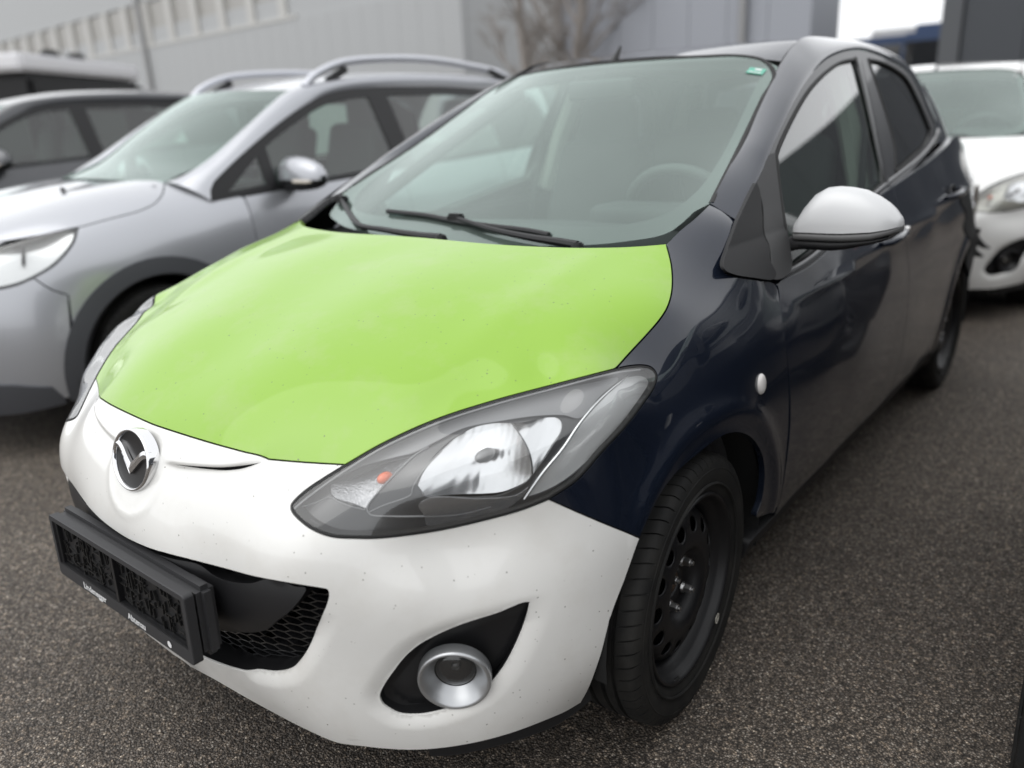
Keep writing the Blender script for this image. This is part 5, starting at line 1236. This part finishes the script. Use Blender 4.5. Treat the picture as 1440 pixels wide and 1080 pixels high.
# mirror
mc = lunp(425, 252, .90)
for sx_ in (1, -1):
    m_ = empty('door_mirror'); m_.parent = peu
    V = []; secs = [(.78, .55), (.79, .85), (.82, 1.), (.88, 1.02), (.94, .95), (1.0, .82), (1.045, .62), (1.068, .4), (1.075, .2)]; n = 24
    for x, k in secs:
        for j in range(n+1):
            t = math.pi*j/n; V.append((sx_*x, mc[1]-.07*k*math.cos(t), 1.015+.105*k*math.sin(t)**.8))
    F = [(i*(n+1)+j, (i+1)*(n+1)+j, (i+1)*(n+1)+j+1, i*(n+1)+j+1) for i in range(len(secs)-1) for j in range(n)]; obj('mirror_cap', V, F, M_silver, m_)
    V = []
    for x, k in secs:
        for j in range(n+1):
            t = math.pi*j/n; V.append((sx_*x, mc[1]-.068*k*math.cos(t), 1.014-.055*k*math.sin(t)))
    obj('mirror_housing', V, F, M_black, m_)
    bm = bmesh.new(); tube(bm, [(sx_*.93, mc[1]-.070, 1.010), (sx_*1.01, mc[1]-.052, 1.008), (sx_*1.058, mc[1]-.02, 1.012)], .009, 8); bmobj('indicator', bm, mat('pale_indicator', (.6, .55, .48), .2), m_)
    bm = bmesh.new(); tube(bm, [(sx_*.77, mc[1]-.02, .985), (sx_*.86, mc[1], 1.01)], .028, 8); bmobj('mirror_arm', bm, M_black, m_)
for x, y in ((.76, .86), (-.76, .86), (.76, 3.398), (-.76, 3.398)):
    w_ = copy_tree(wh, peu); w_.location = (x-(.01 if x > 0 else -.01), y, .315); w_.scale = (1.08, 1.08, 1.08); w_.rotation_euler = (0, 0, 0 if x > 0 else math.pi)
for sx_ in (1, -1):
    for yc in (.86, 3.398):
        V = []
        for k in range(25):
            a = math.radians(-20+220*k/24)
            for x in (.45, .65, .83): V.append((sx_*x, yc-.40*math.cos(a), .315+.40*math.sin(a)))
        F = [(k*3+i, k*3+i+1, (k+1)*3+i+1, (k+1)*3+i) for k in range(24) for i in range(2)]; V.append((sx_*.45, yc, .315)); F += [(k*3, (k+1)*3, len(V)-1) for k in range(24)]
        obj('wheel_arch_liner', V, F, M_dark, peu)
bm = bmesh.new(); box(bm, (0, 2.1, .3), (1.5, 3.3, .12)); bmobj('underbody', bm, M_dark, peu)
for x in (.37, -.37):
    rbox('front_seat', (x, 2.35, .95), (.46, .16, .62), M_seat, peu, (math.radians(-15), 0, 0)); rbox('headrest', (x, 2.46, 1.32), (.26, .1, .18), M_seat, peu)
rbox('dashboard', (0, 1.45, .93), (1.35, .45, .16), M_dash, peu)
bm = bmesh.new(); box(bm, (0, 4.10, .68), (1.42, .10, .8)); box(bm, (0, 3.98, 1.22), (1.2, .10, .42)); bmobj('tailgate', bm, M_silver, peu, bevel=.04)
bm = bmesh.new(); tube(bm, [(.30, .75, 1.03), (.30, .755, 1.045)], .012, 8); bmobj('washer_jet', bm, M_black, peu)
# ================================================================== other parked cars, copied and repainted
def repaint(root, table):
    for ch in root.children_recursive:
        if ch.type == 'MESH':
            for i, sl in enumerate(ch.material_slots):
                m_ = ch.data.materials[i]
                if m_ and m_.name in table: sl.link = 'OBJECT'; sl.material = MATS[table[m_.name]]
def clone(src, name, loc, deg, label, skip=(), scale=(1, 1, 1)):
    r = bpy.data.objects.new(name, None); COL.objects.link(r); r.location = loc; r.rotation_euler = (0, 0, math.radians(deg)); r.scale = scale; tag(r, label, 'car')
    for ch in src.children:
        if ch.name.split('.')[0] in skip: continue
        copy_tree(ch, r)
    return r
mat('white_car_paint', (.72, .72, .70), .2, coat=1); mat('graphite_paint', (.06, .062, .068), .3, metal=.5, coat=1); mat('black_car_paint', (.006, .006, .007), .2, coat=1); mat('pale_lamp', (.55, .54, .48), .3, metal=.3)
interior = ('rear_seat', 'rear_seat_back', 'torn_bumper_bracket', 'inspection_sticker', 'seat_belt', 'chalk_mark', 'bumper_damage', 'nose_slot', 'plate_holder', 'badge')
white = clone(car, 'white_car', (.20, 4.27, 0), 6, 'white car with pale headlights parked close behind the dark blue hatchback', interior)
white.scale = (1.04, 1.1, 1.0)
repaint(white, {'white_paint': 'white_car_paint', 'green_film': 'white_car_paint', 'dark_blue_paint': 'white_car_paint', 'silver_mirror_paint': 'white_car_paint', 'dark_lamp_bezel': 'pale_lamp', 'satin_silver': 'black_plastic', 'smoked_reflector': 'black_plastic', 'grey_upper_bezel': 'pale_lamp', 'turn_reflector': 'pale_lamp'})
black = clone(car, 'black_car', (2.215, .22, 0), 0, 'black car of which only one tyre shows at the bottom right corner', interior[:-1])
repaint(black, {'white_paint': 'black_car_paint', 'green_film': 'black_car_paint', 'dark_blue_paint': 'black_car_paint', 'silver_mirror_paint': 'black_car_paint'})
grey = clone(peu, 'grey_car', (-6.9, .5, 0), -6, 'dark grey car with a long side window line, partly hidden behind the silver crossover', ('roof_rail', 'rail_foot'))
grey.scale = (1, 1, 1.07); repaint(grey, {'silver_blue_paint': 'graphite_paint'})
# ================================================================== buildings, trees, far vehicles
def bmap(M, axis='X', scale=10, dist=.02, st=.5):
    N = NT(M); w = N.n('TexWave'); w.bands_direction = axis; w.inputs['Scale'].default_value = scale; N.l(N.coord(), w.inputs['Vector']); N.l(N.bump(w.outputs['Fac'], st, dist).outputs[0], N.b.inputs['Normal'])
M_hall = mat('pale_metal_cladding', (.40, .41, .415), .6); M_hall2 = mat('blue_grey_cladding', (.31, .325, .36), .55); M_darkb = mat('dark_cladding', (.045, .05, .058), .5); M_col = mat('grey_column', (.08, .085, .092), .6)
M_pane = mat('dusty_pane', (.33, .32, .30), .4, coat=.2); M_mull = mat('pale_frame', (.49, .485, .465), .5); M_pipe = mat('zinc_pipe', (.30, .30, .30), .4, metal=.4)
hall = empty('industrial_hall', (-32, 21, 0), math.atan2(19.6-22.5, -4.3+59.7)); tag(hall, 'long pale grey industrial hall with a high band of windows', 'building')
L0, L1 = -34, 15.0
bm = bmesh.new()
k = 0
for x in np.arange(L0, L1, 1.0):
    p = empty if False else None
    b_ = bmesh.new(); box(b_, (x+.5, .1, 2.6), (.988, .2, 5.2)); bmobj('wall_panel', b_, M_hall if x < L1-14 else M_hall, hall, smooth=False)
bm = bmesh.new(); box(bm, ((L0+L1)/2, .18, 3.0), (L1-L0, .1, 6.0)); box(bm, ((L0+L1)/2, 4.0, 5.0), (L1-L0-.1, 7.4, 9.9)); bmobj('wall_core', bm, M_hall, hall, smooth=False)
bm = bmesh.new(); box(bm, ((L0+L1)/2, .2, 8.65), (L1-L0, .16, 2.9)); bmobj('upper_wall', bm, M_hall, hall, smooth=False)
xs = np.arange(L0, L1-9, 2.3)
for i, x in enumerate(xs):
    b_ = bmesh.new(); box(b_, (x+1.15, .20, 6.2), (1.9, .05, 1.9)); w_ = bmobj('window_pane', b_, M_pane, hall, smooth=False)
    b_ = bmesh.new(); box(b_, (x, .12, 6.2), (.5, .22, 2.0)); bmobj('window_mullion', b_, M_mull, hall, smooth=False)
bm = bmesh.new(); box(bm, ((L0+L1)/2-4.5, .10, 5.24), (L1-L0-9, .26, .12)); bmobj('window_sill', bm, M_mull, hall, smooth=False)
bm = bmesh.new(); box(bm, (L1-4.4, .16, 6.2), (8.8, .2, 2.0)); bmobj('blank_wall', bm, M_hall, hall, smooth=False)
for x in (-6.85,):
    bm = bmesh.new(); tube(bm, [(x, -.1, .1), (x, -.1, 9.8)], .13, 10); bmobj('downpipe', bm, M_pipe, hall)
h3 = empty('blue_grey_building', (-5.2, 17.9, 0), math.radians(-3)); tag(h3, 'blue grey metal clad building end beyond the hatchback roof', 'building')
for i in range(7):
    b_ = bmesh.new(); box(b_, (-6.2+i*.98, .1, 4), (.965, .2, 8)); bmobj('wall_panel', b_, M_hall2, h3, smooth=False)
bm = bmesh.new(); box(bm, (-3.25, .9, 4), (6.8, 1.4, 8)); bmobj('wall_core', bm, M_hall2, h3, smooth=False)
bm = bmesh.new(); tube(bm, [(-1.35, -.12, 0), (-1.35, -.12, 8)], .09, 8); bmobj('corner_pipe', bm, M_pipe, h3)
db = empty('dark_building', (-2.3, 17, 0)); tag(db, 'dark grey clad building at the right edge behind the white car', 'building')
for i in range(14):
    b_ = bmesh.new(); box(b_, (.48+.38+i*1.0, .1, 2.1), (.985, .2, 4.2)); bmobj('wall_panel', b_, M_darkb, db, smooth=False)
bm = bmesh.new(); box(bm, (.17, .08, 2.1), (.34, .3, 4.2)); bmobj('corner_column', bm, M_col, db, smooth=False)
bm = bmesh.new(); box(bm, (7.2, 4.2, 2.1), (14.2, 8, 4.2)); bmobj('wall_core', bm, M_darkb, db, smooth=False)
dr_ = empty('dark_side_hall', (10.5, -8, 0)); tag(dr_, 'dark clad hall running along the lot on the far right outside the frame', 'building')
for i in range(26):
    b_ = bmesh.new(); box(b_, (.1, .5+i*1.0, 2.4), (.2, .985, 4.8)); bmobj('wall_panel', b_, M_darkb, dr_, smooth=False)
bm = bmesh.new(); box(bm, (3.2, 13, 2.4), (6, 26, 4.8)); bmobj('wall_core', bm, M_darkb, dr_, smooth=False)
# far red brick house and blue lorry between the buildings
rb = empty('brick_building', (-14, 46, 0)); tag(rb, 'far low reddish brick building beyond the hatchback roof', 'building')
M_br = mat('dull_brick', (.20, .09, .075), .8)
bm = bmesh.new(); box(bm, (0, 3, 1.9), (7, 6, 3.8)); bmobj('wall', bm, M_br, rb, smooth=False)
bm = bmesh.new(); box(bm, (0, 3, 3.9), (7.4, 6.4, .25)); bmobj('roof', bm, M_col, rb, smooth=False)
for i in range(4):
    bm = bmesh.new(); box(bm, (-2.6+i*1.7, -.02, 2.6), (.9, .06, 1.1)); bmobj('window', bm, M_pane, rb, smooth=False)
M_blu = mat('blue_lorry_paint', (.03, .055, .12), .5)
for i, (x, y, lab) in enumerate(((-8.9, 38, 'blue lorry with a white roof in the gap between the buildings'), (-6.8, 37, 'second blue lorry nearer the dark building edge'))):
    t = empty('lorry', (x, y, 0)); t.scale = (1.15, 1, 1.12); tag(t, lab, 'lorry')
    bm = bmesh.new(); box(bm, (0, 1.2, 1.9), (2.2, 2.0, 2.6)); bmobj('cab', bm, M_blu, t, bevel=.12)
    bm = bmesh.new(); box(bm, (0, .2, 2.45), (1.9, .1, .9)); bmobj('windscreen', bm, M_tint, t, smooth=False)
    bm = bmesh.new(); box(bm, (0, 5, 2.3), (2.3, 5, 2.6)); bmobj('load_body', bm, M_blu if i else mat('pale_canvas', (.5, .5, .5), .7), t, bevel=.05)
    for sx_ in (-.9, .9):
        for yy in (1.3, 5.8):
            V, F = lathe([(-.12, .2), (-.12, .48), (.12, .48), (.12, .2), (.12, .01)], 20); w_ = obj('wheel', [(a+sx_, b+yy, c_+.48) for a, b, c_ in V], F, M_tyre, t)
# black van with white roof, far left
v_ = empty('black_van', (-23.6, 10.3, 0), math.radians(-52)); tag(v_, 'black van with a white roof box and beacons at the far left', 'van')
bm = bmesh.new(); box(bm, (0, 0, 1.65), (6.2, 2.0, 2.3)); bmobj('body', bm, M_black, v_, bevel=.15)
bm = bmesh.new(); box(bm, (.2, 0, 3.05), (6.4, 2.05, .42)); bmobj('white_roof', bm, mat('roof_white', (.75, .75, .77), .5), v_, bevel=.08)
bm = bmesh.new(); box(bm, (.9, -1.01, 2.55), (3.4, .05, .45)); bmobj('side_panel', bm, mat('pale_side', (.42, .42, .45), .5), v_, smooth=False)
for x in (-1.2, .2):
    bm = bmesh.new(); box(bm, (x, 0, 3.42), (.5, .35, .28)); bmobj('beacon', bm, M_black, v_, bevel=.06)
for sx_ in (-2, 2):
    for yy in (-.9, .9):
        V, F = lathe([(-.1, .2), (-.1, .36), (.1, .36), (.1, .2), (.1, .01)], 20); obj('wheel', [(b+sx_, a+yy, c_+.36) for a, b, c_ in V], F, M_tyre, v_)
# bare trees in front of the hall
M_bark = mat('haze_pale_bark', (.28, .255, .235), .9)  # grey-brown bark, lightened in its colour to stand in for haze
def tree(loc, h, seed, label, lean=0):
    r = random.Random(seed); t = empty('bare_tree', loc); tag(t, label, 'tree', 'bare trees before the hall')
    bm = bmesh.new(); P_ = [Vector((lean*k/8+r.uniform(-.05, .05), r.uniform(-.05, .05), h*k/8)) for k in range(9)]
    tube(bm, P_, [.16*(1-k/9.5)+.02 for k in range(9)], 8); bmobj('trunk', bm, M_bark, t)
    bm = bmesh.new()
    def br(p, d, L, rad, lev):
        q = p+d*L; mid = (p+q)/2+Vector((r.uniform(-.05, .05), r.uniform(-.05, .05), r.uniform(-.02, .05)))*L
        tube(bm, [p, mid, q], [rad, rad*.75, rad*.45], 4, cap=False)
        if lev > 0:
            for _ in range(5):
                u = r.uniform(.35, 1); d2 = (d+Vector((r.gauss(0, .45), r.gauss(0, .45), r.gauss(.15, .3)))).normalized(); br(p+(q-p)*u, d2, L*r.uniform(.4, .7), rad*.5, lev-1)
    for k in range(16):
        z = h*r.uniform(.12, .98); a = r.uniform(0, 6.28); p = P_[min(8, int(z/h*8))].copy(); p.z = z
        br(p, Vector((math.cos(a)*.8, math.sin(a)*.8, .75)).normalized(), r.uniform(1.0, 1.9), .045, 3)
    bmobj('crown', bm, M_bark, t)
tree((-12.6, 18.0, 0), 7.5, 3, 'bare tree with a leaning trunk, left one before the hall', -.6)
tree((-10.9, 17.6, 0), 7, 5, 'bare tree nearest the blue grey building', .3)
tree((-11.6, 18.6, 0), 7.5, 9, 'bare tree between the two others, set back', -.2)
